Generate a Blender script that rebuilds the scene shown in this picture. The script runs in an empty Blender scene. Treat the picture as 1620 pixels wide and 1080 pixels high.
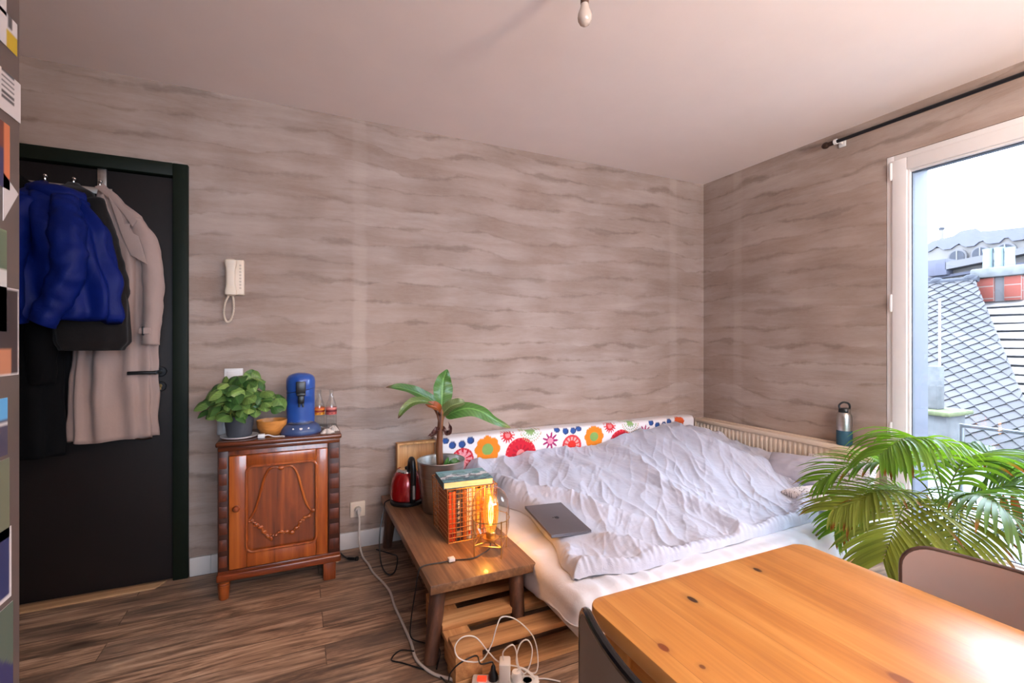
import bpy, bmesh, math, random
from mathutils import Vector, Matrix, noise
S = bpy.context.scene
COL = S.collection
PI = math.pi
rnd = random.Random(11)
V = Vector

# ------------------------------------------------------------------ helpers
def lin(c):
    c = c / 255.0
    return c / 12.92 if c <= 0.04045 else ((c + 0.055) / 1.055) ** 2.4
def rgb(r, g, b):
    return (lin(r), lin(g), lin(b), 1.0)
def lerp(a, b, t): return a + (b - a) * t
def clamp(x, a=0.0, b=1.0): return max(a, min(b, x))
def sstep(a, b, x):
    t = clamp((x - a) / (b - a)); return t * t * (3 - 2 * t)
def nz(x, y=0.0, z=0.0): return noise.noise(V((x, y, z)))
def interp(tab, x):
    if x <= tab[0][0]: return tab[0][1:]
    for a, b in zip(tab, tab[1:]):
        if x <= b[0]:
            t = (x - a[0]) / (b[0] - a[0]); t = t * t * (3 - 2 * t)
            return tuple(lerp(p, q, t) for p, q in zip(a[1:], b[1:]))
    return tab[-1][1:]
def catmull(pts, n=8):
    P = [V(p) for p in pts]; out = []
    for i in range(len(P) - 1):
        p0 = P[i - 1] if i else P[0] * 2 - P[1]
        p3 = P[i + 2] if i + 2 < len(P) else P[-1] * 2 - P[-2]
        p1, p2 = P[i], P[i + 1]
        for k in range(n):
            t = k / n
            out.append(0.5 * ((2 * p1) + (p2 - p0) * t + (2 * p0 - 5 * p1 + 4 * p2 - p3) * t * t + (3 * p1 - p0 - 3 * p2 + p3) * t ** 3))
    out.append(P[-1]); return out

class MB:
    """collects the vertices and faces of one mesh"""
    def __init__(s): s.v = []; s.f = []; s.m = []; s.c = {}
    def add(s, vs, fs, mat=0):
        o = len(s.v); s.v += [V(v) for v in vs]
        for f in fs: s.f.append(tuple(i + o for i in f)); s.m.append(mat)
        return o
    def paint(s, o, n, col):
        for i in range(o, o + n): s.c[i] = col
    def from_bm(s, bm, mat=0):
        bm.verts.index_update()
        s.add([v.co.copy() for v in bm.verts], [[v.index for v in f.verts] for f in bm.faces], mat); bm.free()
    def box(s, x0, x1, y0, y1, z0, z1, bev=0.0, mat=0, seg=2, M=None):
        bm = bmesh.new()
        vs = [bm.verts.new((x, y, z)) for x in (x0, x1) for y in (y0, y1) for z in (z0, z1)]
        for q in ((0, 1, 3, 2), (4, 6, 7, 5), (0, 4, 5, 1), (2, 3, 7, 6), (0, 2, 6, 4), (1, 5, 7, 3)):
            bm.faces.new([vs[i] for i in q])
        if bev > 0:
            bmesh.ops.bevel(bm, geom=bm.edges[:], offset=bev, segments=seg, profile=0.5, affect='EDGES')
        if M is not None: bmesh.ops.transform(bm, matrix=M, verts=bm.verts[:])
        s.from_bm(bm, mat); return s
    def tube(s, pts, r, seg=8, closed=False, mat=0, caps=True, flat=None):
        P = [V(p) for p in pts]; n = len(P)
        if n < 2: return s
        rs = r if isinstance(r, (list, tuple)) else [r] * n
        def tan(i):
            if closed: t = P[(i + 1) % n] - P[i - 1]
            else: t = P[min(i + 1, n - 1)] - P[max(i - 1, 0)]
            return t.normalized() if t.length > 1e-9 else V((0, 0, 1))
        t0 = tan(0); up = V((0, 0, 1)) if abs(t0.z) < 0.9 else V((1, 0, 0))
        a = (up - t0 * up.dot(t0)).normalized(); vs = []
        for i in range(n):
            t = tan(i); a = a - t * a.dot(t)
            a = a.normalized() if a.length > 1e-6 else V((1, 0, 0))
            b = t.cross(a)
            for k in range(seg):
                th = 2 * PI * k / seg
                vs.append(P[i] + (a * math.cos(th) + b * math.sin(th) * (flat or 1.0)) * rs[i])
        fs = []
        for i in range(n if closed else n - 1):
            j = (i + 1) % n
            for k in range(seg):
                l = (k + 1) % seg
                fs.append((i * seg + k, i * seg + l, j * seg + l, j * seg + k))
        if caps and not closed:
            fs.append(tuple(range(seg))[::-1]); fs.append(tuple((n - 1) * seg + k for k in range(seg)))
        s.add(vs, fs, mat); return s
    def lathe(s, prof, c=(0, 0, 0), seg=40, mat=0, M=None, sx=1.0, sy=1.0):
        c = V(c); vs = []; n = len(prof)
        for r, z in prof:
            for k in range(seg):
                th = 2 * PI * k / seg
                p = V((r * math.cos(th) * sx, r * math.sin(th) * sy, z))
                if M is not None: p = M @ p
                vs.append(c + p)
        fs = []
        for i in range(n - 1):
            for k in range(seg):
                l = (k + 1) % seg
                fs.append((i * seg + k, i * seg + l, (i + 1) * seg + l, (i + 1) * seg + k))
        if prof[0][0] > 1e-4: fs.append(tuple(range(seg))[::-1])
        if prof[-1][0] > 1e-4: fs.append(tuple((n - 1) * seg + k for k in range(seg)))
        s.add(vs, fs, mat); return s
    def grid(s, nu, nv, fn, cu=False, mat=0, col=None):
        o = len(s.v); vs = []; U = nu if cu else nu + 1
        for j in range(nv + 1):
            for i in range(U):
                p = fn(i / nu, j / nv); vs.append(p)
                if col: s.c[o + len(vs) - 1] = col(i / nu, j / nv)
        fs = []
        for j in range(nv):
            for i in range(nu):
                k = (i + 1) % U if cu else i + 1
                fs.append((j * U + i, j * U + k, (j + 1) * U + k, (j + 1) * U + i))
        s.add(vs, fs, mat); return o
    def prism(s, poly, fn, h0, h1, mat=0, bev=0.0):
        bm = bmesh.new()
        a = [bm.verts.new(fn(p[0], p[1], h0)) for p in poly]; b = [bm.verts.new(fn(p[0], p[1], h1)) for p in poly]
        n = len(poly); bm.faces.new(a[::-1]); bm.faces.new(b)
        for i in range(n): bm.faces.new((a[i], a[(i + 1) % n], b[(i + 1) % n], b[i]))
        bmesh.ops.recalc_face_normals(bm, faces=bm.faces[:])
        if bev > 0:
            ee = [e for e in bm.edges if len(e.link_faces) == 2 and any(len(f.verts) > 4 or n == 4 for f in e.link_faces)]
            bmesh.ops.bevel(bm, geom=ee, offset=bev, segments=2, profile=0.5, affect='EDGES')
        s.from_bm(bm, mat); return s
    def ell(s, c, r, seg=20, ring=12, mat=0, M=None):
        c = V(c); o = len(s.v)
        def f(u, v):
            th = 2 * PI * u; ph = PI * v - PI / 2
            p = V((r[0] * math.cos(ph) * math.cos(th), r[1] * math.cos(ph) * math.sin(th), r[2] * math.sin(ph)))
            return c + (M @ p if M is not None else p)
        s.grid(seg, ring, f, cu=True, mat=mat); return o

WLOC = {}
def wl(o): return WLOC.get(o.name, V((0, 0, 0))) if o else V((0, 0, 0))
def obj(name, mb, mats, parent=None, loc=None, ang=35, kind=None):
    me = bpy.data.meshes.new(name); o = bpy.data.objects.new(name, me); COL.objects.link(o)
    base = V(loc) if loc is not None else wl(parent)
    me.from_pydata([tuple(v - base) for v in mb.v], [], mb.f)
    if not isinstance(mats, (list, tuple)): mats = [mats]
    for m in mats: me.materials.append(m)
    me.polygons.foreach_set('material_index', mb.m)
    if mb.c:
        ca = me.color_attributes.new('Paint', 'FLOAT_COLOR', 'POINT')
        arr = []
        for i in range(len(mb.v)): arr += list(mb.c.get(i, (1, 1, 1, 1)))
        ca.data.foreach_set('color', arr)
    bm = bmesh.new(); bm.from_mesh(me); bmesh.ops.recalc_face_normals(bm, faces=bm.faces[:]); bm.to_mesh(me); bm.free()
    if ang > 0:
        me.polygons.foreach_set('use_smooth', [True] * len(me.polygons))
        if ang < 180: me.set_sharp_from_angle(angle=math.radians(ang))
    me.update()
    if parent:
        o.parent = parent; o.location = base - wl(parent)
    else: o.location = base
    WLOC[o.name] = base
    if kind: o['kind'] = kind
    return o
def tag(o, label, cat, group=None):
    o['label'] = label; o['category'] = cat
    if group: o['group'] = group
    return o
def thing(name, loc, label, cat, group=None, kind=None):
    o = bpy.data.objects.new(name, None); COL.objects.link(o); o.location = loc; WLOC[o.name] = V(loc)
    o.empty_display_size = 0.05
    tag(o, label, cat, group)
    if kind: o['kind'] = kind
    return o
def dup(root, loc, rotz, label, group=None):
    r = root.copy(); COL.objects.link(r); r.location = loc; r.rotation_euler = (0, 0, rotz); r['label'] = label
    if group: r['group'] = group
    for ch in list(root.children):
        c = ch.copy(); COL.objects.link(c); c.parent = r
        for g in ch.children:
            d = g.copy(); COL.objects.link(d); d.parent = c
    return r

# ------------------------------------------------------------------ materials
class NT:
    def __init__(s, name):
        s.m = bpy.data.materials.new(name); s.m.use_nodes = True
        s.t = s.m.node_tree; s.t.nodes.clear(); s.out = s.n('ShaderNodeOutputMaterial')
    def n(s, typ, **kw):
        x = s.t.nodes.new(typ)
        for k, v in kw.items(): setattr(x, k, v)
        return x
    def l(s, a, b): s.t.links.new(a, b)
    def set(s, node, **kw):
        for k, v in kw.items():
            k = k.replace('_', ' ')
            i = node.inputs[k]
            if hasattr(v, 'is_linked'): s.l(v, i)
            else: i.default_value = v
        return node
    def math(s, op, a, b=None, c=None):
        x = s.n('ShaderNodeMath', operation=op)
        for i, v in enumerate((a, b, c)):
            if v is None: continue
            if hasattr(v, 'is_linked'): s.l(v, x.inputs[i])
            else: x.inputs[i].default_value = v
        return x.outputs[0]
    def mix(s, f, a, b, mode='MIX'):
        x = s.n('ShaderNodeMix', data_type='RGBA', blend_type=mode)
        for i, v in ((0, f), (6, a), (7, b)):
            if hasattr(v, 'is_linked'): s.l(v, x.inputs[i])
            else: x.inputs[i].default_value = v
        return x.outputs[2]
    def coord(s, kind='Object'): return s.n('ShaderNodeTexCoord').outputs[kind]
    def vmap(s, vec, scale=(1, 1, 1), rot=(0, 0, 0), loc=(0, 0, 0)):
        x = s.n('ShaderNodeMapping'); s.l(vec, x.inputs[0])
        x.inputs['Scale'].default_value = scale; x.inputs['Rotation'].default_value = rot; x.inputs['Location'].default_value = loc
        return x.outputs[0]
    def noise(s, vec, scale, detail=4, rough=0.55, dist=0.0):
        x = s.n('ShaderNodeTexNoise'); s.l(vec, x.inputs['Vector'])
        x.inputs['Scale'].default_value = scale; x.inputs['Detail'].default_value = detail
        x.inputs['Roughness'].default_value = rough; x.inputs['Distortion'].default_value = dist
        return x.outputs['Fac']
    def ramp(s, f, *stops):
        x = s.n('ShaderNodeValToRGB'); s.l(f, x.inputs[0]); e = x.color_ramp.elements
        while len(e) < len(stops): e.new(0.5)
        for k, (p, c) in enumerate(stops):
            e[k].position = p; e[k].color = c if hasattr(c, '__len__') else (c, c, c, 1)
        return x.outputs[0]
    def bump(s, h, strength=0.3, dist=0.01):
        x = s.n('ShaderNodeBump'); s.l(h, x.inputs['Height'])
        x.inputs['Strength'].default_value = strength; x.inputs['Distance'].default_value = dist
        return x.outputs[0]
    def bsdf(s, color, rough=0.6, metal=0.0, coat=0.0, normal=None, spec=0.5, sheen=0.0, coat_rough=0.1, emis=None, estr=0.0, trans=0.0):
        b = s.n('ShaderNodeBsdfPrincipled')
        for k, v in (('Base Color', color), ('Roughness', rough), ('Metallic', metal), ('Coat Weight', coat), ('Coat Roughness', coat_rough),
                     ('Specular IOR Level', spec), ('Sheen Weight', sheen), ('Transmission Weight', trans)):
            if hasattr(v, 'is_linked'): s.l(v, b.inputs[k])
            else: b.inputs[k].default_value = v
        if normal is not None: s.l(normal, b.inputs['Normal'])
        if emis is not None: b.inputs['Emission Color'].default_value = emis; b.inputs['Emission Strength'].default_value = estr
        s.l(b.outputs[0], s.out.inputs[0]); return b
def plain(name, c, rough=0.5, metal=0.0, var=0.12, scale=12, vec=(1, 1, 1), bump=0.0, bscale=60, coat=0.0, spec=0.5, sheen=0.0):
    k = NT(name); co = k.vmap(k.coord(), vec)
    f = k.noise(co, scale, 4)
    c2 = tuple(max(0, x * (1 - var)) for x in c[:3]) + (1,); c1 = tuple(min(1, x * (1 + var)) for x in c[:3]) + (1,)
    col = k.ramp(f, (0.3, c2), (0.7, c1))
    nrm = k.bump(k.noise(co, bscale, 4), bump, 0.005) if bump else None
    k.bsdf(col, rough, metal, coat, nrm, spec, sheen); return k.m
def painted(name, rough=0.6, bump=0.0, bscale=80, coat=0.0, sheen=0.0, trans=0.0):
    k = NT(name); a = k.n('ShaderNodeVertexColor', layer_name='Paint')
    nrm = k.bump(k.noise(k.coord(), bscale, 4), bump, 0.004) if bump else None
    b = k.bsdf(a.outputs[0], rough, 0, coat, nrm, 0.4, sheen)
    if trans > 0:
        t = k.n('ShaderNodeBsdfTranslucent'); k.l(k.mix(1.0, a.outputs[0], (1.0, 1.0, 0.35, 1), 'MULTIPLY'), t.inputs[0])
        m = k.n('ShaderNodeMixShader'); m.inputs[0].default_value = trans
        k.l(b.outputs[0], m.inputs[1]); k.l(t.outputs[0], m.inputs[2]); k.l(m.outputs[0], k.out.inputs[0])
    return k.m
def glass(name, tint=(1, 1, 1, 1), rough=0.0, refl=1.0):
    k = NT(name); t = k.n('ShaderNodeBsdfTransparent'); g = k.n('ShaderNodeBsdfGlossy')
    t.inputs[0].default_value = tint; g.inputs['Roughness'].default_value = rough
    ge = k.n('ShaderNodeNewGeometry'); dt = k.n('ShaderNodeVectorMath', operation='DOT_PRODUCT'); k.l(ge.outputs['Incoming'], dt.inputs[0]); k.l(ge.outputs['Normal'], dt.inputs[1])
    fr = k.math('ADD', k.math('MULTIPLY', k.math('POWER', k.math('SUBTRACT', 1.0, k.math('ABSOLUTE', dt.outputs['Value'])), 5.0), 0.8), 0.04)
    m = k.n('ShaderNodeMixShader'); k.l(k.math('MULTIPLY', fr, refl), m.inputs[0])
    k.l(t.outputs[0], m.inputs[1]); k.l(g.outputs[0], m.inputs[2]); k.l(m.outputs[0], k.out.inputs[0]); return k.m
def wood(name, light, mid, dark, axis='x', scale=1.0, rough=0.5, coat=0.0, bump=0.15, grain=1.0, spec=0.5):
    k = NT(name); co = k.coord()
    s = {'x': (1.2, 14, 14), 'y': (14, 1.2, 14), 'z': (14, 14, 1.2)}[axis]
    s2 = {'x': (2.5, 90, 90), 'y': (90, 2.5, 90), 'z': (90, 90, 2.5)}[axis]
    a = k.noise(k.vmap(co, tuple(q * scale for q in s)), 1.0, 5, 0.6, 1.2)
    b = k.noise(k.vmap(co, tuple(q * scale for q in s2)), 1.0, 3, 0.6)
    f = k.math('ADD', k.math('MULTIPLY', a, 0.75), k.math('MULTIPLY', b, 0.25 * grain))
    col = k.ramp(f, (0.32, dark), (0.5, mid), (0.66, light))
    k.bsdf(col, rough, 0, coat, k.bump(f, bump, 0.003), spec); return k.m

def plaster(name, axis):
    k = NT(name); g = k.n('ShaderNodeNewGeometry'); sp = k.n('ShaderNodeSeparateXYZ'); k.l(g.outputs['Position'], sp.inputs[0])
    cb = k.n('ShaderNodeCombineXYZ'); k.l(sp.outputs['X' if axis == 'x' else 'Y'], cb.inputs[0]); k.l(sp.outputs['Z'], cb.inputs[1])
    p = cb.outputs[0]
    n1 = k.noise(k.vmap(p, (2.2, 5, 1)), 1.0, 5, 0.6)
    u_, z_ = sp.outputs['X' if axis == 'x' else 'Y'], sp.outputs['Z']
    wob = k.math('ADD', k.math('MULTIPLY', k.math('SUBTRACT', k.noise(k.vmap(p, (1.1, .8, 1), loc=(3, 1, 0)), 1.0, 3, .5), .5), .30),
                 k.math('MULTIPLY', k.math('SUBTRACT', k.noise(k.vmap(p, (9, 26, 1)), 1.0, 5, .65), .5), .045))
    q = k.math('DIVIDE', k.math('ADD', z_, wob), 0.118)
    w = k.math('MULTIPLY', k.math('ABSOLUTE', k.math('SUBTRACT', k.math('FRACT', q), 0.5)), 2.0)
    row = k.math('FLOOR', k.math('ADD', q, 0.5))
    rc = k.n('ShaderNodeCombineXYZ'); k.l(k.math('ADD', k.math('MULTIPLY', u_, 1.9), k.math('MULTIPLY', row, 7.31)), rc.inputs[0]); k.l(row, rc.inputs[1])
    th = k.math('MULTIPLY', k.math('SUBTRACT', k.noise(rc.outputs[0], 1.0, 5, .65), .47), 2.6)
    lap = k.ramp(k.math('ADD', k.math('DIVIDE', k.math('SUBTRACT', k.math('ADD', w, th), 1.0), 0.30), .35), (0.0, 0.0), (1.0, 1.0))
    pc_ = k.n('ShaderNodeCombineXYZ'); k.l(k.math('ADD', k.math('MULTIPLY', u_, 1.5), k.math('MULTIPLY', k.math('FLOOR', q), 3.7)), pc_.inputs[0]); k.l(k.math('FLOOR', q), pc_.inputs[1])
    patch = k.ramp(k.noise(pc_.outputs[0], 1.0, 2, .5), (0.42, 0.0), (0.56, 1.0))
    st = k.ramp(k.noise(k.vmap(p, (1.6, 11, 1), loc=(5, 1, 0)), 1.0, 6, 0.62, 0.4), (0.40, 0.0), (0.64, 1.0))
    bl = k.ramp(k.noise(k.vmap(p, (0.9, 1.4, 1)), 1.0, 3, 0.5), (0.3, 0.0), (0.7, 1.0))
    fine = k.noise(k.vmap(p, (18, 60, 1)), 1.0, 5, 0.7)
    base = k.mix(k.math('ADD', k.math('MULTIPLY', st, .5), k.math('MULTIPLY', patch, .5)), rgb(143, 124, 113), rgb(175, 160, 151))
    base = k.mix(k.math('MULTIPLY', bl, 0.4), base, rgb(164, 138, 120))
    base = k.mix(k.math('MULTIPLY', k.math('MULTIPLY', lap, k.math('ADD', k.math('MULTIPLY', k.noise(k.vmap(p, (.8, .8, 1), loc=(8, 2, 0)), 1.0, 2, .5), 1.6), -.10)), 0.85), base, rgb(116, 99, 88))
    base = k.mix(k.math('MULTIPLY', k.math('SUBTRACT', fine, 0.35), 0.30), base, rgb(206, 194, 186))
    # light filler strips along the board joints
    w = k.math('PINGPONG', k.math('ADD', sp.outputs['X' if axis == 'x' else 'Y'], 0.33), 1.2)
    wn = k.math('ADD', w, k.math('MULTIPLY', k.math('SUBTRACT', n1, 0.5), 0.06))
    joint = k.ramp(wn, (0.0, 1.0), (0.03, 0.8), (0.045, 0.0))
    base = k.mix(k.math('MULTIPLY', k.math('MULTIPLY', joint, bl), 0.3), base, rgb(205, 192, 180))
    h = k.math('ADD', k.math('MULTIPLY', fine, 0.5), k.math('SUBTRACT', st, lap))
    k.bsdf(base, 0.9, 0, 0, k.bump(h, 0.35, 0.006), 0.2); return k.m

M = {}
M['plaster_x'] = plaster('plaster_north', 'x'); M['plaster_y'] = plaster('plaster_east', 'y')
M['ceiling'] = plain('ceiling_paint', rgb(238, 226, 220), 0.95, var=0.02, scale=3, spec=0.1)
M['white'] = plain('white_paint', rgb(216, 210, 204), 0.5, var=0.03)
M['pvc'] = plain('white_pvc', rgb(235, 230, 226), 0.35, var=0.02)
M['doorblack'] = plain('door_charcoal', rgb(26, 22, 22), 0.55, var=0.08, scale=5, spec=.25)
M['doorgreen'] = plain('frame_dark_green', rgb(15, 24, 14), 0.55, var=0.1, spec=.2)
M['black'] = plain('black_plastic', rgb(18, 18, 20), 0.35, var=0.1)
M['blackmetal'] = plain('black_metal', rgb(22, 22, 26), 0.35, 0.3, var=0.1)
M['gap'] = plain('rubber_gasket', rgb(70, 76, 86), 0.6)
M['steel'] = plain('brushed_steel', rgb(190, 188, 184), 0.32, 1.0, var=0.1, scale=3, vec=(1, 1, 40))
M['chrome'] = plain('chrome', rgb(210, 210, 210), 0.12, 1.0, var=0.03)
M['copper'] = plain('copper_wire', rgb(196, 140, 92), 0.3, 1.0, var=0.05)
M['brass'] = plain('brass_wire', rgb(205, 170, 110), 0.28, 1.0, var=0.05)
M['cream'] = plain('cream_enamel', rgb(226, 208, 186), 0.4, var=0.03)
M['glass'] = glass('clear_glass', (0.97, 0.98, 0.98, 1))
M['pane'] = glass('window_glass', (0.96, 0.98, 1.0, 1), refl=0.8)
M['amber'] = glass('amber_glass', (1.0, 0.72, 0.34, 1))
M['teal'] = plain('teal_coating', rgb(28, 74, 92), 0.5, var=0.05)
M['whiteplastic'] = plain('white_plastic', rgb(226, 222, 218), 0.35, var=0.03)
M['greyplastic'] = plain('grey_cable', rgb(196, 186, 176), 0.45, var=0.05)

def floor_mat():
    k = NT('rustic_plank_floor'); g = k.n('ShaderNodeNewGeometry'); p = g.outputs['Position']
    br = k.n('ShaderNodeTexBrick'); k.l(p, br.inputs['Vector']); br.offset = 0.37
    for a, v in (('Scale', 1.0), ('Brick Width', 1.25), ('Row Height', 0.125), ('Mortar Size', 0.0022), ('Mortar Smooth', 0.2)): br.inputs[a].default_value = v
    br.inputs['Color1'].default_value = (0, 0, 0, 1); br.inputs['Color2'].default_value = (1, 1, 1, 1)
    sp = k.n('ShaderNodeSeparateXYZ'); k.l(p, sp.inputs[0])
    sh = k.n('ShaderNodeCombineXYZ'); k.l(k.math('MULTIPLY', k.n('ShaderNodeSeparateColor').outputs[0], 1.0), sh.inputs[0])
    tone = k.n('ShaderNodeSeparateColor'); k.l(br.outputs['Color'], tone.inputs[0])
    off = k.n('ShaderNodeCombineXYZ'); k.l(k.math('MULTIPLY', tone.outputs[0], 9.0), off.inputs[0]); k.l(k.math('MULTIPLY', tone.outputs[0], 3.0), off.inputs[2])
    va = k.n('ShaderNodeVectorMath', operation='ADD'); k.l(p, va.inputs[0]); k.l(off.outputs[0], va.inputs[1]); q = va.outputs[0]
    a = k.noise(k.vmap(q, (1.5, 11, 1)), 1.0, 6, 0.68, 2.2)
    b = k.noise(k.vmap(q, (3.0, 70, 1)), 1.0, 4, 0.6)
    c = k.noise(k.vmap(q, (2.0, 5.0, 1), loc=(4, 4, 0)), 1.0, 5, 0.62)
    f = k.math('ADD', k.math('MULTIPLY', a, 0.62), k.math('MULTIPLY', b, 0.38))
    col = k.ramp(f, (0.36, rgb(54, 40, 32)), (0.45, rgb(122, 94, 74)), (0.54, rgb(176, 143, 116)), (0.66, rgb(212, 184, 156)))
    col = k.mix(k.math('MULTIPLY', k.ramp(c, (0.5, 0.0), (0.66, 1.0)), 0.75), col, rgb(72, 59, 51))
    col = k.mix(k.math('MULTIPLY', tone.outputs[0], 0.30), col, rgb(128, 112, 100))
    kn = k.n('ShaderNodeTexVoronoi'); k.l(k.vmap(q, (1.1, 3.4, 1)), kn.inputs['Vector']); kn.inputs['Scale'].default_value = 1.4
    col = k.mix(k.ramp(kn.outputs['Distance'], (0.03, 0.85), (0.13, 0.0)), col, rgb(46, 32, 24))
    col = k.mix(k.math('MULTIPLY', br.outputs['Fac'], 0.6), col, rgb(40, 30, 24))
    h = k.math('SUBTRACT', f, k.math('MULTIPLY', br.outputs['Fac'], 0.6))
    k.bsdf(col, k.math('ADD', k.math('MULTIPLY', f, 0.3), 0.36), 0, 0, k.bump(h, 0.25, 0.004), 0.4); return k.m
M['floor'] = floor_mat()

def pine_table():
    k = NT('varnished_pine'); co = k.coord(); sp = k.n('ShaderNodeSeparateXYZ'); k.l(co, sp.inputs[0])
    br = k.n('ShaderNodeTexBrick'); k.l(k.vmap(co, rot=(0, 0, PI / 2)), br.inputs['Vector']); br.offset = 0.5
    for a, v in (('Scale', 1.0), ('Brick Width', 4.0), ('Row Height', 0.083), ('Mortar Size', 0.0006), ('Mortar Smooth', 0.3)): br.inputs[a].default_value = v
    br.inputs['Color1'].default_value = (0, 0, 0, 1); br.inputs['Color2'].default_value = (1, 1, 1, 1)
    tone = k.n('ShaderNodeSeparateColor'); k.l(br.outputs['Color'], tone.inputs[0])
    off = k.n('ShaderNodeCombineXYZ'); k.l(k.math('MULTIPLY', tone.outputs[0], 6.0), off.inputs[1]); k.l(k.math('MULTIPLY', tone.outputs[0], 2.0), off.inputs[2])
    va = k.n('ShaderNodeVectorMath', operation='ADD'); k.l(co, va.inputs[0]); k.l(off.outputs[0], va.inputs[1]); q = va.outputs[0]
    a = k.noise(k.vmap(q, (16, 1.3, 4)), 1.0, 4, 0.55, 1.0); b = k.noise(k.vmap(q, (120, 3, 4)), 1.0, 3, 0.6)
    f = k.math('ADD', k.math('MULTIPLY', a, 0.7), k.math('MULTIPLY', b, 0.3))
    col = k.ramp(f, (0.34, rgb(164, 102, 42)), (0.5, rgb(190, 128, 58)), (0.66, rgb(208, 150, 80)))
    col = k.mix(k.math('MULTIPLY', tone.outputs[0], 0.25), col, rgb(208, 136, 66))
    col = k.mix(k.math('MULTIPLY', br.outputs['Fac'], 0.45), col, rgb(130, 74, 28))
    x, y = sp.outputs[0], sp.outputs[1]
    for kx, ky, rx, ry, c in ((-2.434, -2.255, .006, .012, rgb(52, 24, 10)), (-2.236, -2.229, .006, .010, rgb(56, 26, 10)), (-2.571, -2.333, .0065, .011, rgb(120, 52, 12)),
                              (-2.551, -2.387, .004, .005, rgb(120, 62, 22)), (-2.33, -2.52, .010, .022, rgb(130, 72, 34))):
        d = k.math('SQRT', k.math('ADD', k.math('POWER', k.math('DIVIDE', k.math('SUBTRACT', x, kx), rx), 2.0), k.math('POWER', k.math('DIVIDE', k.math('SUBTRACT', y, ky), ry), 2.0)))
        col = k.mix(k.ramp(k.math('DIVIDE', d, 3.0), (0.26, 0.95), (0.36, 0.25), (0.8, 0.0)), col, c)
    scr = k.noise(k.vmap(co, (40, 40, 1)), 1.0, 6, 0.75)
    k.bsdf(col, k.math('ADD', k.math('MULTIPLY', scr, 0.16), 0.26), 0, 0.35, k.bump(f, 0.05, 0.002), 0.5, coat_rough=0.28); return k.m
M['table'] = pine_table()
M['pine'] = wood('pine_side', rgb(226, 160, 86), rgb(206, 132, 58), rgb(178, 104, 40), 'y', rough=0.4)
M['cab'] = wood('reddish_cabinet_wood', rgb(150, 76, 30), rgb(120, 54, 20), rgb(74, 30, 11), 'z', rough=0.3, coat=0.4, bump=0.06)
M['cabdark'] = wood('dark_cabinet_wood', rgb(120, 56, 24), rgb(92, 40, 16), rgb(58, 24, 10), 'z', rough=0.45, coat=0.0, bump=0.06)
M['cabdoor'] = wood('orange_cabinet_wood', rgb(176, 96, 38), rgb(150, 72, 26), rgb(102, 44, 16), 'z', rough=0.28, coat=0.45, bump=0.06)
M['cabx'] = wood('cabinet_wood_across', rgb(152, 78, 31), rgb(122, 54, 20), rgb(78, 32, 12), 'x', rough=0.3, coat=0.4, bump=0.06)
M['cabtop'] = wood('dark_cabinet_top', rgb(122, 66, 36), rgb(92, 44, 22), rgb(56, 26, 14), 'x', rough=0.25, coat=0.5, bump=0.05)
M['cabpanel'] = wood('cabinet_panel_veneer', rgb(158, 82, 30), rgb(124, 58, 19), rgb(78, 33, 11), 'z', scale=0.8, rough=0.3, coat=0.35, bump=0.06)
M['bench'] = wood('worn_bench_wood', rgb(158, 120, 86), rgb(124, 88, 60), rgb(80, 58, 42), 'y', rough=0.42, coat=0.15, bump=0.35)
M['benchedge'] = wood('bench_leg_wood', rgb(116, 78, 56), rgb(86, 54, 38), rgb(52, 32, 24), 'z', rough=0.5, bump=0.3)
M['pallet'] = wood('raw_pallet_wood', rgb(222, 176, 124), rgb(196, 146, 98), rgb(146, 104, 68), 'x', rough=0.8, bump=0.3, spec=0.2)
M['pallety'] = wood('raw_pallet_wood_cross', rgb(214, 166, 114), rgb(184, 134, 88), rgb(138, 96, 62), 'y', rough=0.8, bump=0.3, spec=0.2)
M['tray'] = wood('bamboo_wood', rgb(222, 172, 112), rgb(202, 148, 88), rgb(176, 122, 68), 'z', scale=2.2, rough=0.5, bump=0.1)
M['bowlwood'] = wood('bowl_wood', rgb(226, 162, 92), rgb(206, 136, 66), rgb(170, 104, 46), 'x', rough=0.4, bump=0.05)
M['trunk'] = wood('banana_stem', rgb(150, 104, 50), rgb(118, 70, 40), rgb(66, 34, 24), 'z', rough=0.5, bump=0.3)

def fabric(name, c, var=0.05, bump=0.25, scale=50, sheen=0.15, rough=0.9):
    k = NT(name); co = k.coord()
    a = k.noise(co, scale, 5, 0.65, 0.5); b = k.noise(co, 9, 4, 0.5)
    c2 = tuple(x * (1 - var) for x in c[:3]) + (1,)
    k.bsdf(k.mix(b, c2, c), rough, 0, 0, k.bump(a, bump, 0.006), 0.15, sheen); return k.m
M['duvet'] = fabric('lilac_grey_cotton', rgb(194, 198, 214), 0.05, 0.45, 38)
M['sheet'] = fabric('white_cotton', rgb(226, 226, 232), 0.04, 0.3, 30)
M['pillowgrey'] = fabric('grey_pillowcase', rgb(186, 184, 196), 0.05, 0.4, 36)
M['bluecoat'] = fabric('blue_nylon', rgb(8, 31, 112), 0.45, 0.4, 22, 0.0, 0.5)
M['blackcoat'] = fabric('black_wool', rgb(7, 7, 9), 0.3, 0.3, 40, 0.0)
M['blackjacket'] = fabric('black_jacket', rgb(30, 27, 27), 0.3, 0.3, 40, 0.1)
M['trench'] = fabric('taupe_gabardine', rgb(166, 145, 137), 0.08, 0.2, 30)
M['redkettle'] = plain('red_enamel', rgb(150, 12, 18), 0.22, 0.25, var=0.06, coat=0.5)
M['bluemachine'] = plain('blue_gloss_plastic', rgb(36, 78, 156), 0.28, var=0.04, coat=0.3)
M['bluebase'] = plain('slate_blue_plastic', rgb(62, 80, 122), 0.4, var=0.05)
M['potgrey'] = plain('dark_grey_pot', rgb(66, 70, 78), 0.5, var=0.06)
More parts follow.
